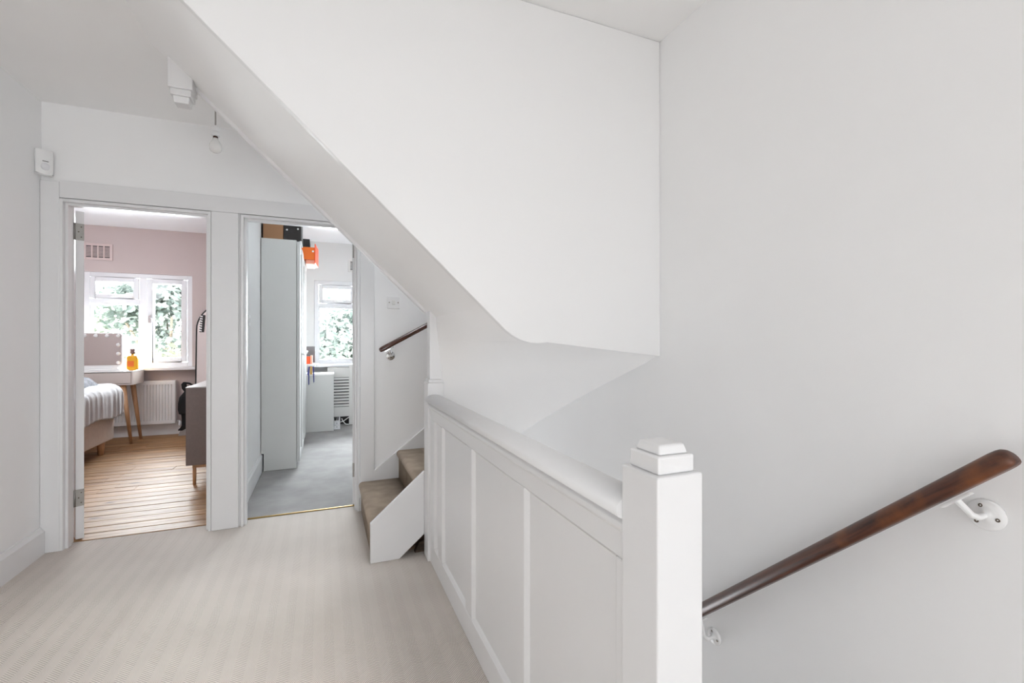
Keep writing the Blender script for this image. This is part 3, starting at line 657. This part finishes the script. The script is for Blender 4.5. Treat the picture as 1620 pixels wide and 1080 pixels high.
# bed with its side along the view line, far end near the window
bed = thing('bed', 'cream upholstered bed base on wooden feet beyond the left doorway', 'bed', (-2.8, 5.2, 0))
build('base', box(-3.55, -2.10, 4.30, 6.262, 0.136, 0.47), 'fabricbed', bed, 0.02, 3)
build('mattress', box(-3.54, -2.125, 4.31, 6.24, 0.47, 0.675), 'duvet', bed, 0.05, 3)
for x, y_ in ((-2.16, 6.10), (-3.48, 6.10), (-2.16, 4.42), (-3.48, 4.42)):
    build('leg', MB().tube([(x, y_, 0.0), (x, y_, 0.137)], [0.026, 0.036], 14), 'oak', bed)
du = MB()
bx0, bx1, by0, by1, top, dr = -3.5, -2.145, 4.5, 6.225, 0.700, 0.27
def drape(u, v):
    sx = -0.2 + u * ((bx1 - bx0) + 0.2 + 0.36); sy = v * ((by1 - by0) + 0.34)
    def fold(s_, L_, r_):     # arc-length to (horizontal, drop)
        if s_ <= L_: return s_, 0.0
        e = s_ - L_; a = min(e / r_, math.pi / 2)
        return L_ + r_ * math.sin(a), r_ * (1 - math.cos(a)) + max(0, e - r_ * math.pi / 2)
    hx, dx = fold(sx, bx1 - bx0, 0.085); hy, dy = fold(sy, by1 - by0, 0.085)
    d_ = max(dx, dy) if min(dx, dy) < 1e-6 else (dx ** 4 + dy ** 4) ** 0.25
    x_, y_ = bx0 + hx, by0 + hy
    w_ = min(1, d_ / 0.16)
    ph = y_ * 52 + 2.0 * math.sin(y_ * 9) if dx >= dy else x_ * 52 + 2 * math.sin(x_ * 9)
    rip = 0.5 + 0.27 * math.sin(ph) + 0.23 * math.sin(ph * 1.618 + 2.1 * math.sin(ph * 0.21))
    puff = 0.026 * math.sin(x_ * 5.1 + 1) * math.sin(y_ * 4.3) + 0.008 * math.sin(x_ * 17 + y_ * 13) + 0.009 * rip * (1 - w_) * min(1, max(dx, dy, 0.001) * 20)
    out = 0.015 * w_ * (rip - 0.3)
    if dx >= dy: x_ += out
    else: y_ += out
    return (x_, y_, top + puff * (1 - 0.7 * w_) - d_ * (0.97 + 0.05 * math.sin(y_ * 7.3 + x_ * 6.1 + 1)))
du.grid(drape, 110, 130)
dv = build('duvet', du, 'duvet'); sm = dv.modifiers.new('thick', 'SOLIDIFY'); sm.thickness = 0.02; sm.offset = 1
tag(dv, 'rumpled pale grey duvet draped over the bed beyond the left doorway', 'duvet')
tb = MB()
def thr(u, v):
    a = u * 2 - 1; b_ = v * 2 - 1
    h = max(0, (1 - a ** 4)) ** 0.5 * max(0, (1 - b_ ** 4)) ** 0.5
    return (-2.43 + 0.24 * a, 5.98 + 0.20 * b_ + 0.03 * math.sin(a * 5), 0.722 + 0.105 * h + 0.012 * math.sin(a * 9 + 2) * math.cos(b_ * 8) * h)
tb.grid(thr, 40, 30); tb.grid(lambda u, v: (-2.43 + 0.24 * (u * 2 - 1), 5.98 + 0.20 * (v * 2 - 1) + 0.03 * math.sin((u * 2 - 1) * 5), 0.721), 40, 30)
tag(build('throw', tb, 'throw'), 'crumpled blue-grey throw lying on top of the duvet', 'throw')

# dressing table
dt = thing('dressing_table', 'pale dressing table with a drawer on splayed oak legs below the bedroom window', 'table', (-2.6, 6.75, 0))
tx0, tx1, ty0, ty1 = -3.15, -2.048, 6.615, 6.975
build('table_top', box(tx0 - 0.004, tx1 + 0.004, ty0 - 0.004, ty1, 0.832, 0.845), 'desktop', dt, 0.003)
build('carcass', MB().box(tx0, tx0 + 0.016, ty0, ty1, 0.683, 0.832).box(tx1 - 0.016, tx1, ty0, ty1, 0.683, 0.832).box(tx0 + 0.016, tx1 - 0.016, ty0, ty1, 0.683, 0.697).box(tx0 + 0.016, tx1 - 0.016, ty1 - 0.014, ty1, 0.697, 0.832), 'deskpaint', dt, 0.0015)
for a, b_ in ((tx0 + 0.020, -2.62), (-2.612, tx1 - 0.020)):
    build('drawer', box(a, b_, ty0 + 0.004, ty0 + 0.30, 0.702, 0.826), 'deskpaint', dt, 0.002)
for (xa, ya, xb, yb) in ((-2.155, 6.665, -2.066, 6.625), (-2.125, 6.86, -2.062, 6.915), (-3.06, 6.68, -3.13, 6.63), (-3.06, 6.88, -3.13, 6.92)):
    build('leg', MB().tube([(xb, yb, 0.0), (xa, ya, 0.684)], [0.015, 0.027], 14), 'oak', dt)

vm = thing('vanity_mirror', 'white framed tabletop mirror ringed with round bulbs on the dressing table', 'mirror', (-2.5, 6.74, 0.845))
# slightly reclined tabletop mirror, rounded corners
def rrect(x0, x1, z0, z1, r, k=6):
    p = []
    for cx, cz, a0 in ((x1 - r, z1 - r, 0), (x0 + r, z1 - r, 90), (x0 + r, z0 + r, 180), (x1 - r, z0 + r, 270)):
        for i in range(k + 1): p.append((cx + r * math.cos(R(a0 + 90 * i / k)), cz + r * math.sin(R(a0 + 90 * i / k))))
    return p
vz = 0.885
build('frame', MB().prism(rrect(-2.82, -2.187, vz, 1.285, 0.035), 1, 6.745, 6.775, False), 'whiteplastic', vm, 0.004)
build('glass', MB().prism(rrect(-2.812, -2.197, vz + 0.024, 1.277, 0.03), 1, 6.7425, 6.7449, False), 'mirror', vm)
build('base', MB().box(-2.80, -2.20, 6.715, 6.80, 0.8455, 0.864).box(-2.77, -2.23, 6.742, 6.775, 0.864, vz + 0.002), 'whiteplastic', vm, 0.004)
bpos = [(-2.225 - 0.104 * i, 1.252) for i in range(6)] + [(-2.225 - 0.104 * 0, 1.252 - 0.105 * i) for i in range(1, 4)] + [(-2.785, 1.252 - 0.105 * i) for i in range(1, 4)]
b0 = None
for x, z in bpos:
    if b0 is None: b0 = build('bulb', MB().lathe([(0.021, 0.0), (0.020, -0.006), (0.014, -0.012), (0.002, -0.0145)], (x, 6.742, z), 1, 18), 'whiteplastic', vm)
    else:
        c = b0.copy(); COL.objects.link(c); c.location.x += x - bpos[0][0]; c.location.z += z - bpos[0][1]

bt = thing('bottle', 'amber bottle with orange label and brown stopper beside the bulb-ringed mirror', 'bottle', (-2.091, 6.75, 0.845))
build('body', MB().prism(rrect(-2.144, -2.038, 0.846, 1.02, 0.028), 1, 6.725, 6.775), 'amber', bt, 0.006)
build('label', box(-2.134, -2.072, 6.7235, 6.7252, 0.89, 0.955), 'orangelabel', bt)
build('neck', MB().lathe([(0.02, 1.018), (0.016, 1.03), (0.016, 1.042)], (-2.091, 6.75, 0), 2, 16), 'amber', bt)
build('stopper', MB().lathe([(0.026, 1.042), (0.026, 1.068), (0.022, 1.07), (0.022, 1.076), (0.026, 1.078), (0.026, 1.098)], (-2.091, 6.75, 0), 2, 18), 'brownstop', bt)

sb = thing('sideboard', 'warm grey sideboard on slim wooden legs just inside the left doorway', 'sideboard', (-0.85, 5.2, 0))
sx0, sx1, sy0, sy1 = -1.043, -0.648, 4.50, 6.05
build('side_panel', box(sx0, sx1, sy0, sy0 + 0.018, 0.172, 0.806), 'greylaminate', sb, 0.0015)
build('side_panel', box(sx0, sx1, sy1 - 0.018, sy1, 0.172, 0.806), 'greylaminate', sb, 0.0015)
build('top', box(sx0 - 0.002, sx1, sy0 - 0.002, sy1 + 0.002, 0.8065, 0.815), 'greytop', sb, 0.001)
build('carcass', box(sx0 + 0.012, sx1, sy0 + 0.018, sy1 - 0.018, 0.172, 0.806), 'greylaminate', sb)
for i in range(3):
    ya = sy0 + 0.021 + (sy1 - sy0 - 0.042) / 3 * i; yb = ya + (sy1 - sy0 - 0.042) / 3 - 0.003
    build('door', box(sx0 - 0.006, sx0 + 0.011, ya, yb, 0.176, 0.803), 'greylaminate', sb, 0.0015)
build('leg_frame', MB().box(-1.005, -0.675, 4.535, 4.558, 0.142, 0.172).box(-1.005, -0.675, 5.99, 6.013, 0.142, 0.172).box(-1.005, -0.982, 4.558, 5.99, 0.142, 0.172).box(-0.698, -0.675, 4.558, 5.99, 0.142, 0.172), 'oak', sb)
for x in (-0.9935, -0.6865):
    for y_ in (4.5465, 6.0015): build('leg', MB().tube([(x, y_, 0.0), (x, y_, 0.150)], [0.012, 0.0145], 12), 'oak', sb)

fm = thing('floor_mirror', 'tall arched mirror with a thin black frame leaning in the bedroom corner', 'mirror', (-1.16, 7.0, 0))
lean = Matrix.Translation((0, 6.93, 0)) @ Matrix.Rotation(R(-3.6), 4, 'X')
ax0, ax1, az = -1.515, -0.815, 1.695; ar = 0.35
def archpts(o_): 
    c_ = ((ax0 + ax1) / 2, az - ar); p = [(ax0 + o_, 0.0 + o_), ]
    for i in range(25): a = math.pi - math.pi * i / 24; p.append((c_[0] + (ar - o_) * math.cos(a), c_[1] + (ar - o_) * math.sin(a)))
    p.append((ax1 - o_, 0.0 + o_)); return p
po, pi_ = archpts(0), archpts(0.014)
nn = len(po); vs = [(x, -0.014, z) for x, z in po] + [(x, -0.014, z) for x, z in pi_] + [(x, 0.012, z) for x, z in po] + [(x, 0.012, z) for x, z in pi_]
fs2 = []
for i in range(nn):
    j = (i + 1) % nn
    fs2 += [(i, j, nn + j, nn + i), (2 * nn + i, 3 * nn + i, 3 * nn + j, 2 * nn + j), (i, 2 * nn + i, 2 * nn + j, j), (nn + i, nn + j, 3 * nn + j, 3 * nn + i)]
build('frame', MB().add([tuple(lean @ Vector(v)) for v in vs], fs2), 'black', fm)
gv = MB().prism(pi_, 1, -0.006, 0.008); build('glass', MB().add([tuple(lean @ Vector(v)) for v in gv.v], gv.f), 'mirror', fm)
hc = thing('hair_clip', 'black and white striped clip strip hanging at the top of the arched mirror', 'clip', (-1.48, 6.99, 1.30))
lz = lambda z: 6.93 + z * math.tan(R(3.6)) - 0.017
def lb(x0, x1, z0, z1, d0, d1):
    return MB().hexa([(x0, lz(z0) - d1, z0), (x1, lz(z0) - d1, z0), (x1, lz(z0) - d0, z0), (x0, lz(z0) - d0, z0), (x0 + 0.012, lz(z1) - d1, z1), (x1 + 0.012, lz(z1) - d1, z1), (x1 + 0.012, lz(z1) - d0, z1), (x0 + 0.012, lz(z1) - d0, z1)])
build('backing', lb(-1.475, -1.428, 1.305, 1.525, 0.0, 0.005), 'black', hc)
for i in range(7):
    z0 = 1.312 + 0.0305 * i; xs_ = -1.472 + 0.012 * (z0 - 1.305) / 0.22
    build('band', MB().hexa([(xs_ - 0.006, lz(z0) - 0.010, z0 + 0.006), (xs_ + 0.022, lz(z0) - 0.010, z0), (xs_ + 0.022, lz(z0) - 0.005, z0), (xs_ - 0.006, lz(z0) - 0.005, z0 + 0.006), (xs_ - 0.006, lz(z0) - 0.010, z0 + 0.023), (xs_ + 0.022, lz(z0) - 0.010, z0 + 0.017), (xs_ + 0.022, lz(z0) - 0.005, z0 + 0.017), (xs_ - 0.006, lz(z0) - 0.005, z0 + 0.023)]), 'dot', hc)

# black bag hanging against the far end of the sideboard
bg_ = thing('cloth_bag', 'limp black cloth bag with long tail hanging between radiator and grey sideboard', 'bag', (-1.60, 6.86, 0.08))
cx, cy = -1.585, 6.86
bb = MB()
prof = [(0.68, 0.012, -0.02), (0.655, 0.028, -0.025), (0.60, 0.030, -0.018), (0.56, 0.022, 0.0), (0.535, 0.045, 0.004), (0.49, 0.072, -0.002), (0.42, 0.082, -0.004), (0.34, 0.085, -0.004), (0.285, 0.078, 0.0), (0.275, 0.05, -0.004), (0.21, 0.036, -0.012), (0.13, 0.026, -0.022)]
bb.grid(lambda u, v: (lambda i, t: (cx + (prof[i][2] * (1 - t) + prof[i + 1][2] * t) + (prof[i][1] * (1 - t) + prof[i + 1][1] * t) * math.cos(2 * math.pi * v), cy + 0.45 * (prof[i][1] * (1 - t) + prof[i + 1][1] * t) * math.sin(2 * math.pi * v), prof[i][0] * (1 - t) + prof[i + 1][0] * t))(min(int(u * (len(prof) - 1)), len(prof) - 2), u * (len(prof) - 1) - min(int(u * (len(prof) - 1)), len(prof) - 2)), 33, 18)
build('body', bb, 'blackcloth', bg_)
build('tail', MB().tube([(cx - 0.022, cy, 0.14), (cx - 0.028, cy, 0.115), (cx - 0.05, cy - 0.008, 0.098), (cx - 0.082, cy - 0.012, 0.086)], [0.026, 0.03, 0.022, 0.006], 12), 'blackcloth', bg_)
build('strap', MB().tube([(cx - 0.02, cy, 0.67), (cx + 0.025, cy + 0.02, 0.66), (cx + 0.06, cy + 0.06, 0.63), (-1.508, 6.957, 0.62)], 0.011, 8), 'blackcloth', bg_)
tag(build('floor_box', MB().hexa([(-1.69, 6.94, 0.001), (-1.36, 6.94, 0.001), (-1.36, 7.03, 0.001), (-1.69, 7.03, 0.001), (-1.60, 6.95, 0.30), (-1.36, 6.95, 0.30), (-1.36, 7.03, 0.30), (-1.60, 7.03, 0.30)]), 'greytop', None, 0.004), 'pale grey slanted box on the floor behind the black cloth bag', 'box')

# ------------------------------------------------------------------ study
wa = thing('wardrobe', 'tall white wardrobe with side panel facing the right-hand doorway', 'wardrobe', (-0.37, 5.5, 0))
wx0, wx1, wy0, wy1, wz = -0.530, -0.236, 4.77, 6.30, 2.137
SK = 0.16
build('side_panel', MB().prism([(wx0 + 0.022, 0.0), (wx1, 0.0), (wx1, wz), (wx0, wz), (wx0, SK), (wx0 + 0.022, SK)], 1, wy0, wy0 + 0.018), 'wardrobe', wa, 0.0015)
build('side_panel', MB().prism([(wx0 + 0.022, 0.0), (wx1, 0.0), (wx1, wz), (wx0, wz), (wx0, SK), (wx0 + 0.022, SK)], 1, wy1 - 0.018, wy1), 'wardrobe', wa, 0.0015)
build('top', box(wx0, wx1, wy0 + 0.018, wy1 - 0.018, wz - 0.018, wz), 'wardrobe', wa)
build('carcass', box(wx0 + 0.025, wx1 - 0.004, wy0 + 0.018, wy1 - 0.018, 0.06, wz - 0.018), 'wardrobe', wa)
build('plinth', box(wx0 + 0.03, wx1 - 0.02, wy0 + 0.018, wy1 - 0.018, 0.0, 0.06), 'wardrobe', wa)
nd = 4; dw = (wy1 - wy0) / nd
for i in range(nd):
    ya = wy0 + 0.001 + dw * i; yb = ya + dw - 0.003
    xo = (0.003, 0.008, 0.003, 0.010)[i]
    X0 = wx1 + xo
    d_ = build('door', MB().box(X0, X0 + 0.020, ya, yb, 0.062, wz - 0.012), 'doorfront', wa, 0.002)
    build('door_frame', MB().box(X0 + 0.020, X0 + 0.026, ya, ya + 0.06, 0.062, wz - 0.012).box(X0 + 0.020, X0 + 0.026, yb - 0.06, yb, 0.062, wz - 0.012)
          .box(X0 + 0.020, X0 + 0.026, ya + 0.06, yb - 0.06, 0.062, 0.13).box(X0 + 0.020, X0 + 0.026, ya + 0.06, yb - 0.06, wz - 0.08, wz - 0.012), 'doorfront', d_, 0.001)
    hy = yb - 0.03 if i % 2 == 0 else ya + 0.03
    build('handle', MB().lathe([(0.008, 0.026), (0.006, 0.034), (0.014, 0.042), (0.015, 0.048), (0.010, 0.053)], (X0, hy, 1.06), 0, 14), 'chrome', d_)
# boxes on the wardrobe
tag(build('cardboard_box', box(-0.516, -0.350, 4.80, 5.18, wz + 0.001, 2.40), 'card', None, 0.002), 'plain brown cardboard box on the near end of the wardrobe top', 'box')
kb = thing('storage_box', 'black box with white dots on the wardrobe top beside the brown cardboard box', 'box', (-0.27, 5.0, wz))
build('body', box(-0.346, -0.196, 4.80, 5.15, wz + 0.001, 2.40), 'blackbox', kb, 0.002)
for x, z in ((-0.318, 2.365), (-0.300, 2.298), (-0.318, 2.235), (-0.250, 2.33), (-0.225, 2.25)): 
    build('dot', MB().lathe([(0.0085, 0), (0.0085, -0.0008)], (x, 4.7998, z), 1, 12), 'dot', kb)
tag(build('storage_box', box(-0.47, -0.150, 5.86, 6.24, 2.283, 2.375), 'black', None, 0.002), 'small plain black box stacked on the orange box at far end of wardrobe top', 'box')
ob = thing('storage_box', 'bright orange box overhanging the far end of the wardrobe top', 'box', (-0.28, 6.05, wz))
build('body', box(-0.46, -0.098, 5.86, 6.24, wz + 0.001, 2.282), 'orange', ob, 0.002)
build('flap', MB().hexa([(-0.097, 5.85, 2.10), (-0.090, 5.85, 2.10), (-0.060, 6.24, 2.10), (-0.097, 6.24, 2.10), (-0.097, 5.85, 2.325), (-0.090, 5.85, 2.325), (-0.060, 6.24, 2.325), (-0.097, 6.24, 2.325)]), 'orangered', ob, 0.001)
build('clasp', MB().box(-0.125, -0.105, 5.853, 5.8598, 2.225, 2.245), 'dot', ob, 0.002)
build('lit_underside', box(-0.190, -0.0985, 5.88, 6.25, 2.09, 2.1375), 'coral', ob, 0.002)  # slab added in the paler tone of the box's lit underside

# low white desk unit with the odds and ends on it
cb = thing('desk_unit', 'white low desk unit with blank side panel beyond the end of the wardrobe', 'desk', (-0.03, 6.8, 0))
build('side_panel', box(-0.30, 0.125, 6.560, 6.578, 0.0, 0.738), 'wardrobe', cb, 0.0015)
build('worktop', box(-0.52, 0.130, 6.555, 6.95, 0.7385, 0.76), 'desktop', cb, 0.0015)
build('back_panel', box(-0.51, -0.30, 6.56, 6.95, 0.0, 0.738), 'wardrobe', cb)
build('inner_panel', box(0.107, 0.125, 6.578, 6.95, 0.0, 0.738), 'wardrobe', cb, 0.001)
build('plug', MB().lathe([(0.003, 0.0), (0.003, -0.002)], (0.0, 6.56, 0.52), 1, 8), 'cover', cb)
sh = thing('desk_shelf', 'small white shelf stand on the desk unit holding an orange packet', 'shelf', (-0.15, 6.7, 0.76))
build('shelf_board', box(-0.50, -0.072, 6.62, 6.86, 0.868, 0.886), 'desktop', sh, 0.002)
build('bracket', MB().lathe([(0.012, 0.862), (0.024, 0.868), (0.024, 0.886), (0.012, 0.892)], (-0.078, 6.70, 0), 2, 14), 'whiteplastic', sh)
for x in (-0.49, -0.23): build('upright', box(x, x + 0.016, 6.64, 6.84, 0.7605, 0.868), 'desktop', sh, 0.001)
tag(build('packet', box(-0.215, -0.166, 6.63, 6.72, 0.887, 0.985), 'orangered', None, 0.003), 'red-orange packet on the small white shelf stand', 'packet')
tag(build('packet', box(-0.162, -0.135, 6.63, 6.72, 0.887, 0.998), 'coral', None, 0.003), 'pale peach packet next to the red-orange one on the shelf stand', 'packet')
tag(build('monitor', MB().box(-0.50, -0.105, 6.78, 6.80, 0.90, 1.115).box(-0.33, -0.27, 6.80, 6.82, 0.888, 1.0).box(-0.38, -0.22, 6.73, 6.84, 0.8865, 0.90), 'greyscreen', None, 0.002), 'dark grey flat screen on the small shelf stand beside the study window', 'monitor')
for i, (xa, z0, z1, mm_) in enumerate(((-0.186, 0.635, 0.863, 'blue'), (-0.121, 0.66, 0.863, 'blue'))):
    pass
sc_ = thing('scissors', 'navy blue handled scissors hanging from the edge of the small shelf stand', 'scissors', (-0.15, 6.545, 0.62))
build('blade', MB().prism([(-0.196, 0.76), (-0.180, 0.86), (-0.165, 0.86), (-0.172, 0.74), (-0.172, 0.63), (-0.184, 0.615), (-0.186, 0.74)], 1, 6.535, 6.543), 'blue', sc_, 0.001)
build('blade', MB().prism([(-0.128, 0.76), (-0.135, 0.86), (-0.116, 0.86), (-0.114, 0.74), (-0.112, 0.66), (-0.122, 0.64), (-0.127, 0.74)], 1, 6.535, 6.543), 'blue', sc_, 0.001)
build('pivot', MB().box(-0.166, -0.136, 6.536, 6.544, 0.755, 0.862), 'gold', sc_, 0.002)
build('hook', MB().tube([(-0.19, 6.542, 0.858), (-0.11, 6.542, 0.858), (-0.10, 6.58, 0.862), (-0.10, 6.622, 0.87)], 0.004, 8), 'whiteplastic', sc_)

rc = thing('radiator_cover', 'white slatted radiator cover under the study window', 'radiator cover', (0.45, 7.04, 0))
ca, cb_, cy0 = 0.05, 0.90, 6.975
build('stile', box(ca, 0.10, cy0, cy0 + 0.018, 0, 0.80), 'cover', rc, 0.002)
build('stile', box(0.335, 0.43, cy0, cy0 + 0.018, 0, 0.845), 'cover', rc, 0.002)
build('stile', box(0.80, 0.90, cy0, cy0 + 0.018, 0, 0.845), 'cover', rc, 0.002)
build('top_panel', box(0.10, 0.335, cy0, cy0 + 0.018, 0.675, 0.80), 'cover', rc, 0.001)
build('bottom_panel', box(0.10, 0.335, cy0, cy0 + 0.018, 0.118, 0.255), 'cover', rc, 0.001)
build('top', box(ca, 0.90, cy0 + 0.018, 7.10, 0.80, 0.818), 'cover', rc, 0.002)
build('backing', box(0.06, 0.89, 7.06, 7.07, 0.0, 0.80), 'dark', rc)
s0 = None; hs = (0.675 - 0.255) / 10
for i in range(10):
    z0 = 0.255 + hs * i + 0.007
    if s0 is None: s0 = build('slat', box(0.10, 0.335, cy0 + 0.002, cy0 + 0.016, z0, z0 + hs - 0.013), 'cover', rc, 0.001)
    else:
        c = s0.copy(); COL.objects.link(c); c.location.z += hs * i
for i in range(10):
    c = s0.copy(); COL.objects.link(c); c.location.z += hs * i; c.location.x = 0.615 - ORI['radiator_cover'].x; c.scale.x = 1.57
build('top_panel', box(0.43, 0.80, cy0, cy0 + 0.018, 0.675, 0.80), 'cover', rc, 0.001)
build('bottom_panel', box(0.43, 0.80, cy0, cy0 + 0.018, 0.0, 0.255), 'cover', rc, 0.001)
md = thing('mini_drawers', 'tiny white two-drawer chest on grey carpet against the desk unit', 'drawers', (0.15, 6.68, 0))
build('carcass', MB().box(0.128, 0.1315, 6.62, 6.74, 0.002, 0.14).box(0.196, 0.206, 6.62, 6.74, 0.002, 0.165).box(0.1315, 0.196, 6.73, 6.74, 0.002, 0.13).box(0.1315, 0.196, 6.622, 6.73, 0.002, 0.012).box(0.1315, 0.196, 6.622, 6.73, 0.112, 0.118), 'upvc', md, 0.001)
for z0 in (0.014, 0.064):
    d_ = build('drawer', box(0.133, 0.195, 6.618, 6.72, z0, z0 + 0.045), 'upvc', md, 0.002)
    build('knob', MB().lathe([(0.004, 0), (0.007, -0.006), (0.004, -0.010)], (0.164, 6.618, z0 + 0.024), 1, 10), 'steel', d_)
jar_l = ['squat black jar on top of the tiny white drawers, nearest the desk unit', 'squat dark grey jar on top of the tiny white drawers, by their raised side']
for i, x in enumerate((0.146, 0.177)):
    t = tag(build('jar', MB().lathe([(0.013, 0.1185), (0.0145, 0.125), (0.0145, 0.15), (0.011, 0.156), (0.012, 0.164)], (x, 6.66 + 0.02 * i, 0), 2, 14), ('black', 'greyscreen')[i]), jar_l[i], 'jar')
tag(build('cable', MB().tube([(0.215, 6.94, 0.045), (0.26, 6.93, 0.06), (0.31, 6.935, 0.095), (0.345, 6.945, 0.115)], 0.006, 8).tube([(0.235, 6.93, 0.10), (0.25, 6.925, 0.06), (0.29, 6.92, 0.015), (0.33, 6.93, 0.008)], 0.006, 8), 'whiteplastic'), 'crossed white cables on the floor below the radiator cover slats', 'cable')
ps = thing('pull_switch', 'small white switch on the narrow study wall just inside the right-hand doorway', 'switch', (-0.535, 4.10, 1.31))
build('plate', box(-0.5345, -0.527, 4.02, 4.10, 1.31, 1.395), 'whiteplastic', ps, 0.002); build('rocker', box(-0.527, -0.523, 4.048, 4.072, 1.335, 1.37), 'whiteplastic', ps, 0.001)

# ------------------------------------------------------------------ outside: lawn and trees beyond the windows
struct('ground', MB().add([(-60, 7.4, -2.9), (60, 7.4, -2.9), (60, 90, -2.9), (-60, 90, -2.9)], [(0, 1, 2, 3)]), 'lawn')
def tree(x, y_, zc, rx, rz, n_, lm, label, seed, trunk_r=0.16):
    rnd = random.Random(seed)
    t = thing('tree', label, 'tree', (x, y_, -2.9), 'trees beyond the windows')
    tk = MB().tube([(x, y_, -2.9), (x + 0.1, y_, -1.0), (x - 0.05, y_, zc)], [trunk_r, trunk_r * 0.75, trunk_r * 0.4], 10)
    for k in range(6):
        a = k * 1.05 + seed; tk.tube([(x, y_, zc - rz * 0.7), (x + math.cos(a) * rx * 0.35, y_ + math.sin(a) * rx * 0.35, zc - rz * 0.2), (x + math.cos(a) * rx * 0.7, y_ + math.sin(a) * rx * 0.7, zc + rz * 0.25)], [trunk_r * 0.4, trunk_r * 0.25, 0.02], 7)
    build('trunk', tk, 'bark', t)
    cl = []
    for k in range(46):
        a, bq, r_ = rnd.uniform(0, 6.283), math.acos(rnd.uniform(-1, 1)), rnd.uniform(0.35, 1) ** 0.6
        cl.append((x + rx * r_ * math.cos(a) * math.sin(bq), y_ + rx * r_ * math.sin(a) * math.sin(bq), zc + rz * r_ * math.cos(bq), rnd.uniform(0.28, 0.55)))
    vs, fs_ = [], []
    for k in range(n_):
        c_ = cl[rnd.randrange(len(cl))]
        p = Vector((rnd.gauss(c_[0], c_[3] * 0.62), rnd.gauss(c_[1], c_[3] * 0.62), rnd.gauss(c_[2], c_[3] * 0.5)))
        a = Vector((rnd.gauss(0, 1), rnd.gauss(0, 1), rnd.gauss(0, 0.6))).normalized(); b_ = a.cross(Vector((rnd.gauss(0, 1), rnd.gauss(0, 1), rnd.gauss(0, 1)))).normalized()
        s_ = rnd.uniform(0.045, 0.10); i = len(vs)
        vs += [tuple(p - a * s_), tuple(p + b_ * s_ * 0.55), tuple(p + a * s_), tuple(p - b_ * s_ * 0.55)]; fs_.append((i, i + 1, i + 2, i + 3))
    f = build('foliage', MB().add(vs, fs_), lm, t, fix=False); f['kind'] = 'stuff'
    return t
tree(-5.5, 15.6, 0.9, 1.8, 1.5, 10000, 'leaf_a', 'pale bushy tree behind the left pane of the bedroom window', 3)
tree(-3.15, 12.3, 1.2, 1.3, 1.9, 11000, 'leaf_b', 'taller blue-green tree behind the opening casement of the bedroom window', 5)
tree(-2.75, 9.5, -0.1, 1.0, 1.1, 6000, 'leaf_c', 'low yellow-green tree in front of the other trees outside the bedroom window', 8)
tree(0.35, 12.6, 0.35, 1.5, 1.75, 15000, 'leaf_b', 'blue-green leafy tree filling the large pane of the study window', 11)
tree(2.4, 17.0, 0.7, 2.0, 1.9, 9000, 'leaf_a', 'pale tree set back beside the blue-green one outside the study window', 14)
